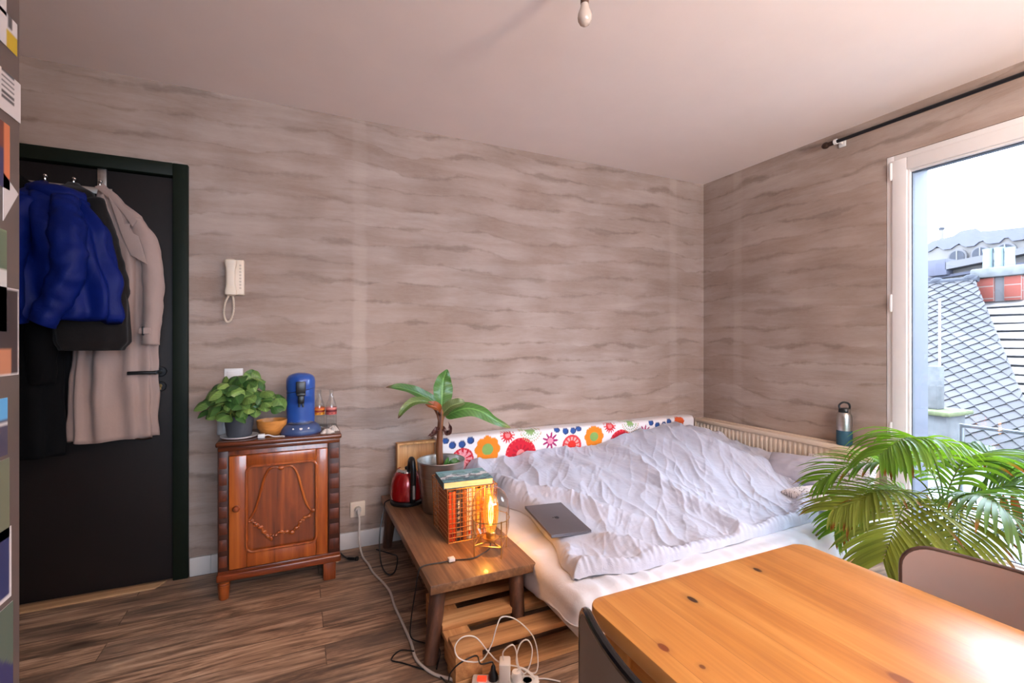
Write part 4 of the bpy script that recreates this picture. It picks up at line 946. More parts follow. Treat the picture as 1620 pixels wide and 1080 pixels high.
t = thing('mattress', ((mx0 + mx1) / 2, (my0 + my1) / 2, .1305), 'mattress under a white fitted sheet lying on the pallets', 'mattress')
b = MB(); b.box(mx0 + .03, mx1 - .03, my0 + .03, my1 - .01, .1305, .28, .03); obj('mattress_core', b, M['sheet'], t)
def shd(w, n):
    x, y, z = w
    fr = sstep(-1.30, -1.48, y)
    d = .009 * fr * nz(x * 26, y * 6, z * 5) + .020 * fr * nz(x * 8 + 4, z * 4) + .007 * fr * (1 - min(1, abs(nz(x * 13, z * 3, 7)) * 2.5)) ** 2 + .004 * nz(x * 11, y * 11, z * 11)
    d += .004 * sstep(-2.02, -2.15, x) * nz(y * 15, z * 9, 3)
    if z < .24:  # skirt flares and its hem lifts toward the near corner
        k = (.24 - z) / .1; d += .018 * k
    w = w + n * d
    if z < .20:
        hem = .165 + .055 * sstep(-1.05, -1.5, y) * sstep(-1.6, -2.1, x) + .012 * nz(x * 5, y * 5); w.z = lerp(w.z, max(w.z, hem), 1.0)
    return w
obj('fitted_sheet', rbox(((mx0 + mx1) / 2, (my0 + my1) / 2, (mz + .15) / 2), ((mx1 - mx0) / 2, (my1 - my0) / 2, (mz - .15) / 2), .045, (150, 110, 14), shd), M['sheet'], t, ang=180)

# bolster against the wall with flower print
FL = []
for q in ((-2.253, .611), (-2.212, .577), (-2.151, .577), (-2.095, .597), (-1.482, .615), (-1.417, .598), (-1.358, .597), (-1.313, .611), (-.684, .604), (-.627, .579), (-.564, .578), (-.513, .597)): FL.append(('blue', q[0], q[1], .023))
FL += [('pink', -2.147, .482, .071), ('orange', -1.984, .529, .088), ('orange', -1.19, .542, .081), ('rust', -.41, .594, .05), ('redspike', -1.846, .606, .052), ('redspike', -1.055, .606, .052),
       ('green', -1.679, .625, .079), ('green', -.874, .622, .079), ('red', -1.754, .475, .108), ('red', -.957, .471, .102), ('magenta', -1.535, .542, .062), ('magenta', -.745, .535, .058), ('coral', -1.369, .496, .074), ('coral', -.58, .49, .07)]
WC = rgb(238, 232, 232)
def flower(x, z):
    for k, fx, fz, r in FL:
        dx, dz = x - fx, z - fz; d = math.hypot(dx, dz)
        if d > r * 1.5: continue
        a = math.atan2(dz, dx)
        if k == 'blue' and d < r: return rgb(44, 82, 148) if math.hypot(dx + .004, dz) < r * .75 else rgb(52, 66, 110)
        if k in ('orange', 'rust'):
            rr_ = r * (.86 + .13 * abs(math.cos(4 * a)))
            if d < r * .42: return rgb(128, 164, 88) if k == 'orange' else rgb(200, 90, 40)
            if d < rr_: return rgb(230, 132, 30) if k == 'orange' else rgb(206, 84, 34)
        if k == 'redspike':
            if d < r * .34: return rgb(224, 130, 130)
            if d < r * (.78 + .22 * math.cos(14 * a)): return rgb(206, 42, 48)
        if k == 'magenta':
            if d < r * .34: return rgb(238, 150, 168)
            if d < r * (.62 + .38 * math.cos(9 * a)): return rgb(160, 24, 96)
            if d < r * .5: return rgb(224, 120, 150)
        if k in ('red', 'pink'):
            if d < r * .28: return rgb(236, 140, 140)
            if d < r * .60 and math.cos(12 * a) > .2: return rgb(170, 20, 44) if k == 'red' else rgb(236, 150, 160)
            if d < r * .85 and k == 'pink' and math.cos(10 * a) > -.2: return rgb(236, 160, 166)
            if d < r: return rgb(200, 26, 48) if math.cos(22 * a) < .7 or d < r * .85 else rgb(224, 90, 90)
        if k == 'coral':
            if d < r * .45: return rgb(222, 50, 40)
            if d < r * .80 and math.cos(12 * a) > -.3: return rgb(244, 170, 160)
            if d < r: return rgb(212, 60, 66)
        if k == 'green':
            if d < r * (.42 + .1 * math.cos(12 * a)): return rgb(134, 168, 104)
            for rr_, n_ in ((.68, 22), (.92, 30)):
                if abs(d - r * rr_) < r * .075 and math.cos(n_ * a) > .1: return rgb(196, 164, 120) if rr_ > .8 else rgb(150, 176, 116)
    return WC
t = thing('bolster_cushion', (-1.2, -.08, .3005), 'long white bolster with colourful flower print along the wall behind the bed', 'cushion')
b = MB(); NB = 640
prof = [(-.148, .3015), (-.150, .36), (-.150, .40)] + [(-.150, .40 + .004 * i) for i in range(1, 50)] + [(-.148, .606), (-.143, .614), (-.135, .620), (-.12, .623), (-.08, .624), (-.03, .623), (-.008, .616), (-.006, .58), (-.006, .3015)]
np_ = len(prof) - 1
def bol(u, v):
    i = int(round(v * np_)); y, z = prof[i]; x = lerp(-2.30, -.235, u)
    if z > .5: z += (.006 * nz(x * 3, 5) - .004) * sstep(.5, .62, z)
    e = max(sstep(.985, 1, u), sstep(.015, 0, u)); y = lerp(y, -.078, e * .5)
    return V((x, y + (.004 * nz(x * 4, z * 6) if y < -.1 else 0), z))
def bolc(u, v):
    i = int(round(v * np_)); y, z = prof[i]; x = lerp(-2.30, -.235, u)
    return flower(x, z if y < -.14 else z + (y + .15) * .6)
b.grid(NB, np_, bol, col=bolc)
for e in (0, 1): b.f.append(tuple(j * (NB + 1) + (NB if e else 0) for j in range(np_ + 1))); b.m.append(0)
obj('cover', b, M['cloth_paint'], t, ang=60)

# duvet
def ridge(u, v, a, bq, seed, p=2.2): return (1 - min(1, abs(nz(u * a, v * bq, seed)) * 2.1)) ** p
FD = V((-.35, -.94, 0)); FS = V((.94, -.35, 0))
back = [(-2.20, .375), (-2.05, .420), (-1.85, .445), (-1.6, .455), (-1.3, .462), (-1.0, .490), (-.75, .545), (-.55, .57), (-.4, .545), (-.25, .50), (-.1, .48)]
def dz0(x, y):
    zb = interp(back, x)[0]; s = clamp((-.20 - y) / 1.17)
    zf = .328 + .010 * math.sin(x * 5)
    mid = sstep(0, .95, s); z = lerp(zb, zf, mid ** .8)
    z += .03 * math.exp(-((x + .45) / .28) ** 2) * math.exp(-((y + .62) / .3) ** 2)
    return z
def xl(y): return interp([(-1.42, -2.125), (-1.30, -2.11), (-1.03, -2.03), (-.70, -1.985), (-.45, -2.06), (-.30, -2.13), (-.15, -2.17)], y)[0]
def yf(x): return interp([(-2.2, -1.36), (-2.1, -1.375), (-1.87, -1.415), (-1.5, -1.40), (-1.1, -1.385), (-.7, -1.372), (-.55, -1.30), (-.35, -1.02), (-.2, -.80)], x)[0]
# heights of the settled duvet folds in millimetres, 81 x 57 samples over the bed
FOLD = [
[26,28,31,34,37,41,45,52,58,58,55,54,55,58,63,66,66,64,60,57,56,55,56,57,57,58,57,53,49,47,44,40,36,35,37,45,56,61,59,54,52,53,55,57,59,61,61,60,59,58,58,60,63,66,67,66,64,62,61,60,58,55,49,43,39,42,50,57,64,68,67,66,67,68,70,70,70,66,56,40,30],
[27,31,35,38,39,40,40,39,38,34,31,31,34,41,49,56,57,52,44,37,34,35,36,35,34,36,38,36,33,30,25,20,16,16,18,25,39,46,40,31,27,28,29,32,36,38,38,36,35,33,32,36,42,50,56,57,52,47,44,43,43,46,49,48,47,46,49,55,59,58,54,51,54,59,63,65,64,59,50,38,31],
[28,32,35,35,33,30,26,22,17,14,13,15,21,30,40,47,46,36,24,16,15,16,16,14,14,18,22,23,21,18,13,8,4,4,5,12,26,34,28,17,11,10,10,13,17,18,15,13,12,11,11,13,18,27,38,44,43,38,33,31,32,39,46,48,46,44,45,48,45,39,33,32,36,43,48,51,51,46,38,32,32],
[28,30,28,24,19,15,11,8,6,5,7,12,20,30,40,43,34,20,9,5,4,4,4,4,5,8,14,17,17,15,10,5,1,1,1,6,19,29,25,14,6,4,3,6,8,7,4,3,3,3,3,3,5,9,17,26,34,35,32,30,31,37,42,42,39,39,41,37,28,21,17,17,22,28,32,34,35,32,30,30,34],
[28,26,19,12,7,5,3,2,2,3,7,14,25,37,43,37,21,8,2,1,1,1,1,1,2,4,9,15,17,15,11,5,2,0,1,4,16,29,27,15,6,2,2,4,6,3,1,1,1,1,1,1,1,2,4,9,20,28,32,33,34,36,38,36,34,35,32,24,16,12,9,10,15,19,21,24,24,23,26,32,36],
[28,23,14,6,2,1,1,1,1,4,10,20,34,44,41,26,10,3,0,0,0,0,0,1,2,4,7,12,16,16,12,7,3,1,1,3,15,28,29,18,6,2,2,5,6,2,1,0,0,0,0,1,0,0,1,2,6,13,20,25,27,27,27,27,26,25,20,13,10,10,8,8,11,13,15,19,17,17,23,31,36],
[27,23,14,6,2,1,0,0,2,6,15,30,42,43,30,14,4,1,0,0,0,0,1,3,4,5,6,10,15,16,13,9,4,1,1,3,13,27,31,20,8,3,4,6,5,2,0,0,0,0,1,1,1,1,0,0,1,3,6,9,10,10,11,13,14,13,11,9,9,9,8,7,7,9,13,18,15,14,20,28,35],
[27,23,16,8,4,1,1,1,3,11,24,39,42,33,18,7,2,0,0,0,0,1,2,5,7,7,6,8,13,16,14,10,5,2,1,3,13,27,32,22,9,4,5,7,5,2,0,0,0,1,1,2,2,1,1,0,0,1,1,2,2,2,3,5,6,7,8,8,8,7,6,6,6,8,14,17,15,14,19,26,33],
[26,21,17,11,6,2,1,2,8,20,35,41,34,21,9,3,1,0,0,0,1,2,5,8,9,8,6,6,11,15,15,10,6,3,2,4,13,27,32,23,9,4,6,7,4,1,0,0,0,1,2,3,3,2,1,0,0,0,0,1,1,1,1,2,3,5,6,7,7,6,7,6,7,10,15,17,15,14,18,24,31],
[24,17,15,13,7,2,2,6,16,31,40,34,22,12,5,1,0,0,0,1,2,4,8,10,11,8,5,5,9,14,15,11,6,4,3,6,14,27,33,23,9,5,6,6,3,1,0,0,1,1,3,5,4,2,1,0,0,0,0,0,0,1,1,1,2,3,4,6,8,10,12,11,10,13,17,17,15,14,17,23,30],
[24,15,14,13,7,3,5,13,27,37,35,24,14,7,2,1,0,0,1,2,4,8,11,13,11,7,4,3,7,13,14,10,7,5,4,7,16,29,33,23,9,5,6,5,3,1,2,2,3,3,4,5,4,1,0,0,0,0,0,0,0,0,1,1,1,2,4,8,13,18,22,19,17,18,19,17,14,13,17,23,31],
[26,16,12,10,8,7,13,24,35,34,25,15,8,3,1,0,0,1,2,4,8,12,14,13,10,6,3,3,6,11,13,10,7,5,5,9,20,30,32,22,9,4,5,5,4,4,5,6,5,5,4,4,2,1,0,0,1,1,1,1,0,0,0,0,1,1,5,11,18,26,32,29,24,23,20,15,13,13,18,25,33],
[28,16,10,9,12,17,25,34,35,26,16,9,5,2,0,0,1,2,4,8,13,16,16,13,9,5,2,2,5,10,11,9,6,5,6,14,24,31,30,21,9,4,4,5,7,9,9,7,5,4,3,2,1,1,0,1,1,2,2,1,1,0,0,0,1,2,6,13,22,32,39,37,31,26,18,13,11,13,19,27,36],
[29,15,8,10,19,30,37,36,27,17,9,5,3,1,0,0,1,4,8,13,17,18,16,12,7,3,1,1,4,8,9,7,5,4,9,20,28,30,28,20,9,3,3,6,10,12,10,6,3,2,2,2,1,1,1,1,3,4,3,2,1,1,0,1,1,2,8,16,27,38,43,41,35,27,16,10,10,12,19,30,39],
[30,14,7,12,27,40,39,28,17,10,5,3,3,1,0,1,3,8,13,19,21,20,15,9,4,1,0,1,3,7,8,6,4,5,13,25,31,29,27,19,9,3,3,8,12,12,7,3,1,1,1,1,1,1,1,2,4,5,5,3,2,1,1,1,1,3,10,19,31,41,43,40,34,24,13,9,11,12,19,32,42],
[32,14,8,17,34,41,30,19,11,5,2,3,3,2,1,2,6,13,19,23,23,18,10,5,2,0,0,1,2,5,6,5,3,6,17,29,31,28,25,17,7,3,6,10,11,8,3,1,0,0,1,1,1,1,1,2,4,5,5,3,2,1,1,1,1,4,12,23,35,42,40,34,28,19,10,8,11,13,18,31,43],
[34,17,14,26,38,35,21,12,6,2,1,2,3,3,2,5,11,18,24,25,21,12,6,2,1,0,0,0,1,3,5,4,4,9,21,31,30,27,23,14,6,6,9,11,8,4,1,0,0,0,1,2,1,1,1,1,3,5,5,3,2,1,1,1,2,6,14,27,38,40,33,26,20,13,8,7,11,13,18,29,41],
[37,24,25,35,37,25,14,7,3,1,1,2,4,5,5,9,16,23,27,24,16,7,3,1,0,0,0,0,1,2,3,3,5,12,24,32,30,26,20,13,7,9,11,9,4,1,1,0,0,1,2,2,2,1,1,1,2,3,3,2,1,1,1,1,3,7,17,30,39,36,25,18,12,9,7,7,10,14,18,26,38],
[40,30,33,37,29,16,9,5,2,0,0,1,4,8,11,15,22,28,27,19,10,4,1,0,0,0,0,0,0,1,2,3,6,15,27,32,29,25,19,13,10,11,9,5,2,1,0,0,0,1,2,3,2,1,0,1,1,2,2,1,1,1,1,1,3,9,20,34,39,30,17,10,7,7,8,8,9,13,17,23,34],
[42,34,35,31,19,10,7,3,1,0,0,1,5,11,18,24,28,29,23,13,5,2,1,0,0,0,0,0,0,0,1,2,8,18,28,33,29,25,20,16,13,11,6,2,1,0,0,0,0,1,2,3,2,1,0,0,1,1,1,1,1,1,1,2,5,12,24,36,36,24,10,5,5,8,10,8,8,12,15,20,31],
[43,37,34,24,13,8,6,3,1,0,0,1,6,16,27,31,31,26,17,8,3,1,0,0,0,0,0,0,0,0,1,3,11,20,28,32,29,26,22,18,13,7,3,1,0,0,0,0,0,1,2,3,2,1,1,1,1,1,1,1,1,1,1,2,6,14,28,38,33,18,7,4,6,9,9,7,7,10,13,17,27],
[45,40,31,18,9,8,5,2,1,0,0,2,10,23,34,35,28,19,10,4,1,0,0,0,0,0,0,0,0,0,1,5,14,21,25,29,28,26,23,17,10,4,1,0,0,0,0,0,0,1,2,3,2,1,1,1,1,1,1,1,1,1,1,3,8,18,32,38,29,14,5,6,9,10,8,6,6,8,11,15,25],
[46,40,27,15,10,9,5,2,0,0,1,5,16,30,36,31,22,12,6,2,1,0,0,0,0,0,0,0,0,1,2,8,17,20,22,28,28,26,22,15,6,2,1,0,0,0,0,0,0,1,2,4,3,1,1,1,1,1,1,1,1,1,2,4,10,21,35,37,25,10,5,7,9,8,6,5,5,6,9,14,24],
[44,38,25,16,14,10,4,1,0,1,2,10,24,35,34,24,14,6,3,1,0,0,0,0,0,0,0,0,1,1,3,11,18,19,20,27,28,25,20,11,4,1,1,0,0,0,0,0,0,1,2,4,3,1,1,1,1,1,1,1,1,1,2,5,13,26,37,35,20,7,4,6,8,7,5,4,5,6,8,13,23],
[41,34,23,19,17,11,4,1,0,1,5,17,31,37,28,16,7,3,1,0,0,0,0,0,0,0,0,0,1,2,6,14,18,16,19,29,29,25,18,9,3,1,1,0,0,0,0,0,0,1,3,6,5,2,1,1,1,1,1,1,2,2,3,7,16,30,38,31,15,5,3,6,8,8,6,5,5,5,7,13,24],
[38,31,23,21,18,10,3,1,1,4,11,25,36,35,22,9,4,1,1,0,0,0,0,0,0,0,0,1,1,3,9,17,16,13,19,30,31,25,16,8,3,2,1,0,0,0,0,0,0,1,4,8,7,4,1,1,1,1,1,2,3,2,3,8,19,33,37,25,11,4,3,7,10,10,8,6,6,5,8,14,25],
[36,31,26,24,18,8,3,1,3,8,19,31,37,29,15,5,2,1,0,0,0,0,0,0,0,0,0,1,1,5,13,18,13,11,19,32,33,24,14,7,3,2,1,0,0,0,0,0,1,2,5,10,10,5,2,1,1,1,1,2,3,2,4,10,23,36,34,20,7,3,4,8,12,14,11,7,6,7,9,16,28],
[34,30,28,24,15,6,2,2,6,15,26,35,34,23,9,2,1,1,1,1,1,0,0,0,0,0,0,1,2,8,16,16,10,9,19,34,34,25,14,6,3,2,1,0,0,0,0,0,1,2,6,12,12,7,3,1,1,1,2,3,2,2,5,13,27,37,30,15,5,3,5,10,16,19,15,9,8,9,12,18,30],
[30,27,26,21,12,4,2,4,12,23,33,36,30,17,5,1,1,1,2,2,1,1,0,0,0,0,0,1,4,11,18,13,7,8,19,34,36,26,14,6,3,2,1,0,0,0,0,1,1,2,6,13,15,10,5,2,2,2,3,2,1,2,6,16,31,37,25,11,4,4,7,13,19,23,20,13,9,10,13,21,32],
[27,23,23,17,8,3,3,10,20,31,36,32,24,12,3,1,1,2,3,3,2,1,1,0,0,0,0,2,6,14,16,9,4,7,19,34,37,28,15,6,3,1,1,0,0,1,1,1,1,2,6,13,17,14,8,5,4,4,3,2,1,2,8,21,35,36,20,8,4,6,9,14,19,24,24,17,10,9,13,23,34],
[26,22,21,14,6,3,8,18,29,34,31,23,15,8,4,1,2,3,4,4,3,2,1,0,0,0,1,3,9,15,13,6,3,7,19,33,38,30,16,7,2,1,0,0,1,1,1,1,1,2,5,12,19,18,12,7,5,4,3,2,1,3,11,26,38,33,16,6,4,6,8,11,16,21,23,19,11,7,11,22,33],
[25,22,19,10,5,7,17,27,32,29,20,11,7,7,6,3,2,3,3,4,3,2,1,1,0,0,1,4,12,15,10,4,2,7,19,31,38,33,19,7,2,1,0,0,1,1,1,1,1,1,4,10,18,20,15,9,6,4,3,3,2,5,16,31,39,29,13,4,3,4,5,7,11,17,20,18,11,7,9,20,31],
[27,25,18,9,7,15,26,31,27,18,9,4,4,6,8,6,3,2,3,4,4,3,2,1,0,0,2,7,14,14,7,2,2,7,18,30,38,35,22,9,2,1,0,0,1,1,1,1,1,1,2,8,17,21,17,9,5,4,4,4,4,9,21,37,39,25,10,3,2,2,3,4,8,14,18,15,11,7,9,18,29],
[34,29,19,10,13,24,30,26,16,7,3,1,3,6,9,9,5,2,3,4,5,4,3,1,1,1,3,10,16,12,5,1,2,7,18,28,36,37,26,12,3,1,0,0,1,1,1,1,1,1,2,7,16,21,17,9,5,4,4,4,6,13,27,40,38,22,8,3,2,2,3,4,9,15,16,12,9,7,9,16,27],
[42,31,20,16,22,28,24,15,7,2,1,1,2,5,9,10,7,3,3,4,6,5,4,2,1,1,4,11,16,10,3,1,2,7,17,26,34,38,31,16,5,1,0,0,1,1,1,1,1,1,2,6,15,21,17,10,5,4,3,3,6,14,30,41,36,19,7,3,3,5,6,8,12,17,17,10,8,8,10,16,26],
[44,31,23,25,28,25,15,7,3,1,1,0,1,4,8,11,9,5,3,4,6,6,5,3,1,1,5,12,15,9,2,1,2,6,16,25,31,37,35,22,8,2,1,0,1,1,1,1,1,1,1,5,14,20,17,10,6,3,2,2,4,13,30,40,32,16,6,3,4,5,7,11,15,19,17,10,8,10,12,18,27],
[45,35,31,31,27,17,8,5,3,2,1,1,1,2,5,9,10,7,4,3,5,7,6,4,2,1,6,13,14,7,2,1,1,6,15,23,29,35,37,27,12,3,1,0,1,1,1,1,1,1,1,5,14,20,16,11,6,3,2,2,3,13,29,38,29,14,5,2,3,5,8,13,18,21,17,11,10,13,17,21,29],
[49,45,41,34,22,10,5,5,6,5,3,1,1,1,3,7,9,9,6,4,5,7,7,5,3,2,7,14,13,6,1,0,1,5,14,22,26,32,37,32,17,5,1,0,0,1,1,1,1,1,1,5,14,19,16,11,6,3,2,2,4,14,30,36,26,12,4,2,2,5,9,16,21,22,17,13,13,17,21,25,31],
[53,53,46,32,18,7,3,4,7,8,6,3,1,1,1,4,7,9,8,5,5,7,8,7,4,3,8,15,13,6,1,0,1,4,12,21,24,28,34,34,22,8,2,1,0,1,1,1,2,1,1,5,14,19,17,11,7,4,2,2,4,16,31,34,24,11,4,2,2,5,11,19,24,23,17,14,17,21,26,30,35],
[55,56,47,31,15,5,2,3,7,10,10,6,3,1,1,2,4,8,9,7,6,7,9,8,5,4,10,16,13,5,1,0,1,4,11,19,22,24,31,35,27,12,3,1,0,0,1,1,1,1,1,5,13,20,17,12,9,5,2,2,5,17,32,33,22,10,3,2,3,6,12,21,26,24,16,14,20,25,30,35,39],
[56,57,47,29,12,4,1,2,5,9,12,10,5,2,1,1,2,5,8,9,8,8,9,9,6,6,12,17,12,5,1,1,1,3,10,18,20,20,26,34,31,16,5,1,0,0,1,1,1,1,1,5,13,20,17,13,10,6,3,2,5,19,33,32,20,8,3,2,4,7,14,23,28,24,16,14,21,26,31,38,43],
[52,56,46,27,11,3,2,2,3,7,12,13,9,4,2,1,1,3,6,10,10,10,10,10,8,9,14,18,12,4,1,1,1,3,9,17,18,18,23,32,33,20,7,2,0,0,1,1,1,1,1,5,14,20,18,13,10,7,4,2,7,21,34,31,18,7,3,3,5,9,16,26,29,24,14,12,19,24,30,38,44],
[45,52,44,25,9,3,3,2,2,4,10,14,13,7,3,1,1,1,4,9,12,12,11,11,10,11,17,18,12,4,2,1,1,3,9,16,17,15,19,29,34,24,10,2,1,0,1,1,1,1,1,5,15,21,18,13,10,7,4,3,8,23,34,29,17,7,3,4,7,11,18,28,31,23,12,9,14,21,28,36,44],
[41,50,42,22,7,2,3,4,3,3,7,13,15,11,5,2,1,1,3,7,13,15,13,11,9,11,16,17,11,4,2,1,1,3,10,16,16,13,17,28,35,27,13,4,1,1,1,1,1,1,2,7,18,22,18,12,9,5,3,3,10,26,35,28,16,7,4,6,8,12,19,28,32,23,11,5,9,16,24,34,42],
[44,51,42,21,6,2,3,5,4,3,5,11,16,14,8,3,1,1,2,6,12,16,16,12,8,8,14,15,9,4,3,2,1,4,10,16,15,12,14,25,35,30,17,7,2,1,1,1,1,1,2,9,20,23,18,11,7,4,2,4,12,27,34,27,16,7,5,5,7,10,17,27,31,23,10,4,6,13,22,32,40],
[52,55,41,19,5,1,3,4,5,4,3,8,14,16,13,7,3,1,2,4,9,15,17,13,8,6,12,14,9,5,3,2,1,4,10,15,14,10,12,21,32,31,20,10,4,1,1,1,1,1,3,11,22,24,17,10,6,3,2,5,14,28,34,27,16,8,5,4,5,8,14,24,30,23,10,4,6,12,21,30,38],
[63,58,40,18,5,1,2,3,5,4,3,5,10,16,16,11,6,3,2,3,6,12,17,15,8,5,10,13,10,6,4,3,2,3,9,14,13,10,9,17,29,30,22,13,6,2,1,1,1,1,3,12,23,25,17,9,4,2,2,6,16,29,33,27,18,10,5,3,3,6,12,22,28,22,11,6,7,13,21,28,35],
[68,59,39,17,5,1,2,3,4,4,3,3,6,11,16,16,10,5,3,3,5,10,15,15,9,5,9,13,12,7,5,3,2,3,8,13,12,9,8,13,25,28,22,15,9,4,1,1,1,1,3,12,23,25,17,8,3,2,3,7,17,29,33,27,20,14,6,2,3,5,11,21,26,21,12,8,9,13,19,25,32],
[69,59,38,17,5,2,2,3,5,4,3,2,3,7,13,17,14,8,4,4,6,9,13,14,10,5,8,14,14,9,6,4,2,3,7,12,11,8,6,11,22,26,21,15,10,5,2,1,1,1,4,13,24,25,16,7,2,2,5,10,19,28,31,27,23,18,9,3,3,5,11,20,24,19,12,8,8,12,17,22,29],
[69,60,41,20,7,2,2,4,6,6,3,2,1,3,8,16,17,12,5,4,6,9,12,13,10,5,7,14,16,11,6,4,2,3,7,12,11,7,5,9,19,24,20,13,9,6,3,1,1,2,4,13,24,26,16,6,2,3,7,12,19,26,26,24,24,21,12,5,3,5,10,19,22,17,12,7,8,12,16,20,27],
[66,62,47,26,11,4,3,5,8,7,4,2,1,1,5,13,18,15,7,3,6,10,12,11,8,4,7,15,17,12,7,4,3,4,8,11,9,6,5,8,18,23,18,13,9,7,4,2,2,3,5,14,25,27,16,5,2,4,8,13,19,23,21,19,23,24,16,9,6,7,10,17,19,15,11,8,9,14,17,20,26],
[58,62,53,35,18,8,4,6,9,9,6,2,1,1,3,10,18,17,10,4,5,10,13,11,7,4,8,16,19,14,7,4,3,5,9,11,8,5,4,7,17,21,18,13,9,7,5,3,3,4,7,15,26,27,16,5,2,4,9,14,19,20,16,14,20,25,21,14,11,9,10,16,17,14,11,9,12,18,20,22,26],
[52,62,59,45,29,16,9,7,10,11,9,4,2,1,2,7,16,20,14,7,6,12,15,13,8,4,8,17,22,17,9,5,4,6,9,11,8,5,4,7,16,20,17,14,11,9,8,6,6,7,8,15,26,27,16,5,2,4,8,13,18,18,12,10,16,24,24,20,15,9,10,15,15,13,10,9,14,21,24,23,25],
[50,62,63,54,42,30,18,11,11,13,13,9,4,2,2,6,14,21,19,11,7,13,19,18,12,7,9,18,24,21,12,6,6,8,10,11,8,5,4,6,15,19,17,16,14,12,12,10,10,11,11,16,26,27,17,5,2,3,6,11,17,15,9,7,12,21,25,22,14,8,10,15,14,11,8,8,15,23,25,24,25],
[47,61,64,59,52,42,31,21,15,15,18,16,10,5,5,9,14,21,24,18,11,15,23,25,19,12,11,18,26,25,16,10,9,10,12,12,9,6,4,6,13,17,16,17,17,16,17,16,16,17,15,17,25,27,18,7,3,4,5,8,14,13,7,6,10,19,24,20,11,7,10,14,13,8,6,7,16,24,26,24,24],
[43,55,59,57,53,48,41,32,23,20,22,22,17,12,11,14,17,22,26,24,18,19,26,30,27,20,17,21,28,29,22,15,13,14,13,13,11,7,5,6,12,15,16,17,19,20,23,24,24,25,21,20,24,26,20,10,5,4,4,6,11,11,8,8,11,17,20,16,8,5,8,11,10,7,7,10,18,25,27,24,24],
[37,44,48,49,47,45,43,39,33,28,27,27,23,19,18,20,21,24,27,27,24,25,29,33,32,28,26,27,30,30,26,21,18,16,15,14,12,9,8,8,11,14,16,18,20,22,26,30,32,31,27,24,23,23,20,13,8,6,5,6,9,10,10,11,12,14,15,12,7,4,3,6,8,9,12,16,21,25,26,25,25]]
def fold(a, c):
    x = clamp(a) * 79.999; y = clamp(c) * 55.999; i, j = int(x), int(y); fx, fy = x - i, y - j
    fx, fy = fx * fx * (3 - 2 * fx) * .5 + fx * .5, fy * fy * (3 - 2 * fy) * .5 + fy * .5
    q = lerp(lerp(FOLD[j][i], FOLD[j][i + 1], fx), lerp(FOLD[j + 1][i], FOLD[j + 1][i + 1], fx), fy)
    return q * .001
def duvet_z(x, y, s=0, t_=0):
    a = (x - xl(y)) / (-.15 - xl(y)); c = (y - yf(x)) / (-.165 - yf(x))
    p = V((x, y, 0)); u, v = p.dot(FS), p.dot(FD)
    flat = 1 - sstep(.22, .10, math.hypot((x + 1.955) / 1.0, (y + .955) / 1.45)) * .93
    w = fold(a, c) * 1.3 + (ridge(u + .05 * nz(u * 5, v * 5, 2), v, 10, 1.5, 4.1, 2.4) - .2) * .010 + (ridge(u + .35 * v + .03 * nz(u * 7, v * 7, 5), v, 21, 3.0, 7.7, 2.4) - .2) * .0032 + (ridge(x * .5 + y, y - .5 * x, 26, 4.5, 3.3, 3) - .15) * .0010 + nz(x * 24, y * 24, 2) * .0018
    return dz0(x, y) + w * flat, flat
def duv(a, c):
    y0_ = -1.40; y = lerp(-1.42, -.165, c); X0 = xl(y); X1 = -.150; x = lerp(X0, X1, a)
    yfr = yf(x); 
    y = lerp(yfr, -.165, c)
    x = lerp(xl(y), X1, a)
    de = min((x - xl(y)), (y - yf(x)) + .0, 9)
    z, flat = duvet_z(x, y, a, c)
    # gathered seam along the open edges
    puck = .0045 * math.sin(x * 210 + 3 * nz(x * 20, 1)) * math.exp(-((y - yfr) / .05) ** 2) + .004 * math.sin(y * 190 + 3 * nz(y * 20, 4)) * math.exp(-((x - xl(y)) / .05) ** 2)
    k = clamp(de / .095); e = math.sqrt(max(0, 1 - (1 - k) ** 2.2))
    zz = lerp(mz + .004, z + puck * flat, e)
    if x > -.20: zz = lerp(zz, .45, sstep(-.20, -.15, x) * .6)
    return V((x + .006 * nz(y * 18, x * 3) * (1 - k), y + .007 * nz(x * 16, 8.8) * (1 - k), zz))
b = MB(); b.grid(520, 350, duv)
b.f.append(tuple(range(431))[::-1]); b.m.append(0)
b.f.pop(); b.m.pop()
o = obj('duvet', b, M['duvet'], None, loc=(-1.2, -.8, .31), ang=180); tag(o, 'rumpled lilac-grey duvet spread over the bed', 'duvet')

# pillows
def pillow(name, c, h, rot, m, label, painted_fn=None, group=None):
    Mx = Matrix.Translation(c) @ rot.to_4x4()
    b = MB()
    for s in (1, -1):
        def f(u, v):
            a, d = u * 2 - 1, v * 2 - 1
            ed = max(0, (1 - abs(a) ** 2.6)) * max(0, (1 - abs(d) ** 2.6)); pinch = 1 - .07 * (1 - abs(a)) * abs(d) ** 3
            zz = h[2] * ed ** .42 + .007 * nz(a * 4 + c[0] * 9, d * 4, s) * ed
            return Mx @ V((a * h[0] * (1 - .05 * (1 - abs(d)) * a * a), d * h[1] * (1 - .05 * (1 - abs(a)) * d * d), s * zz))
        b.grid(90, 70, f, col=painted_fn)
    o = obj(name, b, m, None, loc=c, ang=180); tag(o, label, 'pillow', group); return o
pillow('pillow', (-.285, -1.0, .415), (.10, .20, .06), Matrix.Rotation(math.radians(-52), 3, 'Y') @ Matrix.Rotation(math.radians(6), 3, 'Z'), M['pillowgrey'], 'plain lilac-grey pillow slumped against the radiator')
def scrib(u, v):
    q = nz(u * 16, v * 22, 1) ; r = nz(u * 30 + 4, v * 26, 6)
    return rgb(84, 70, 74) if (abs(q) < .045 and r > -.1) or (abs(r) < .035 and q > .1) else rgb(226, 218, 216)
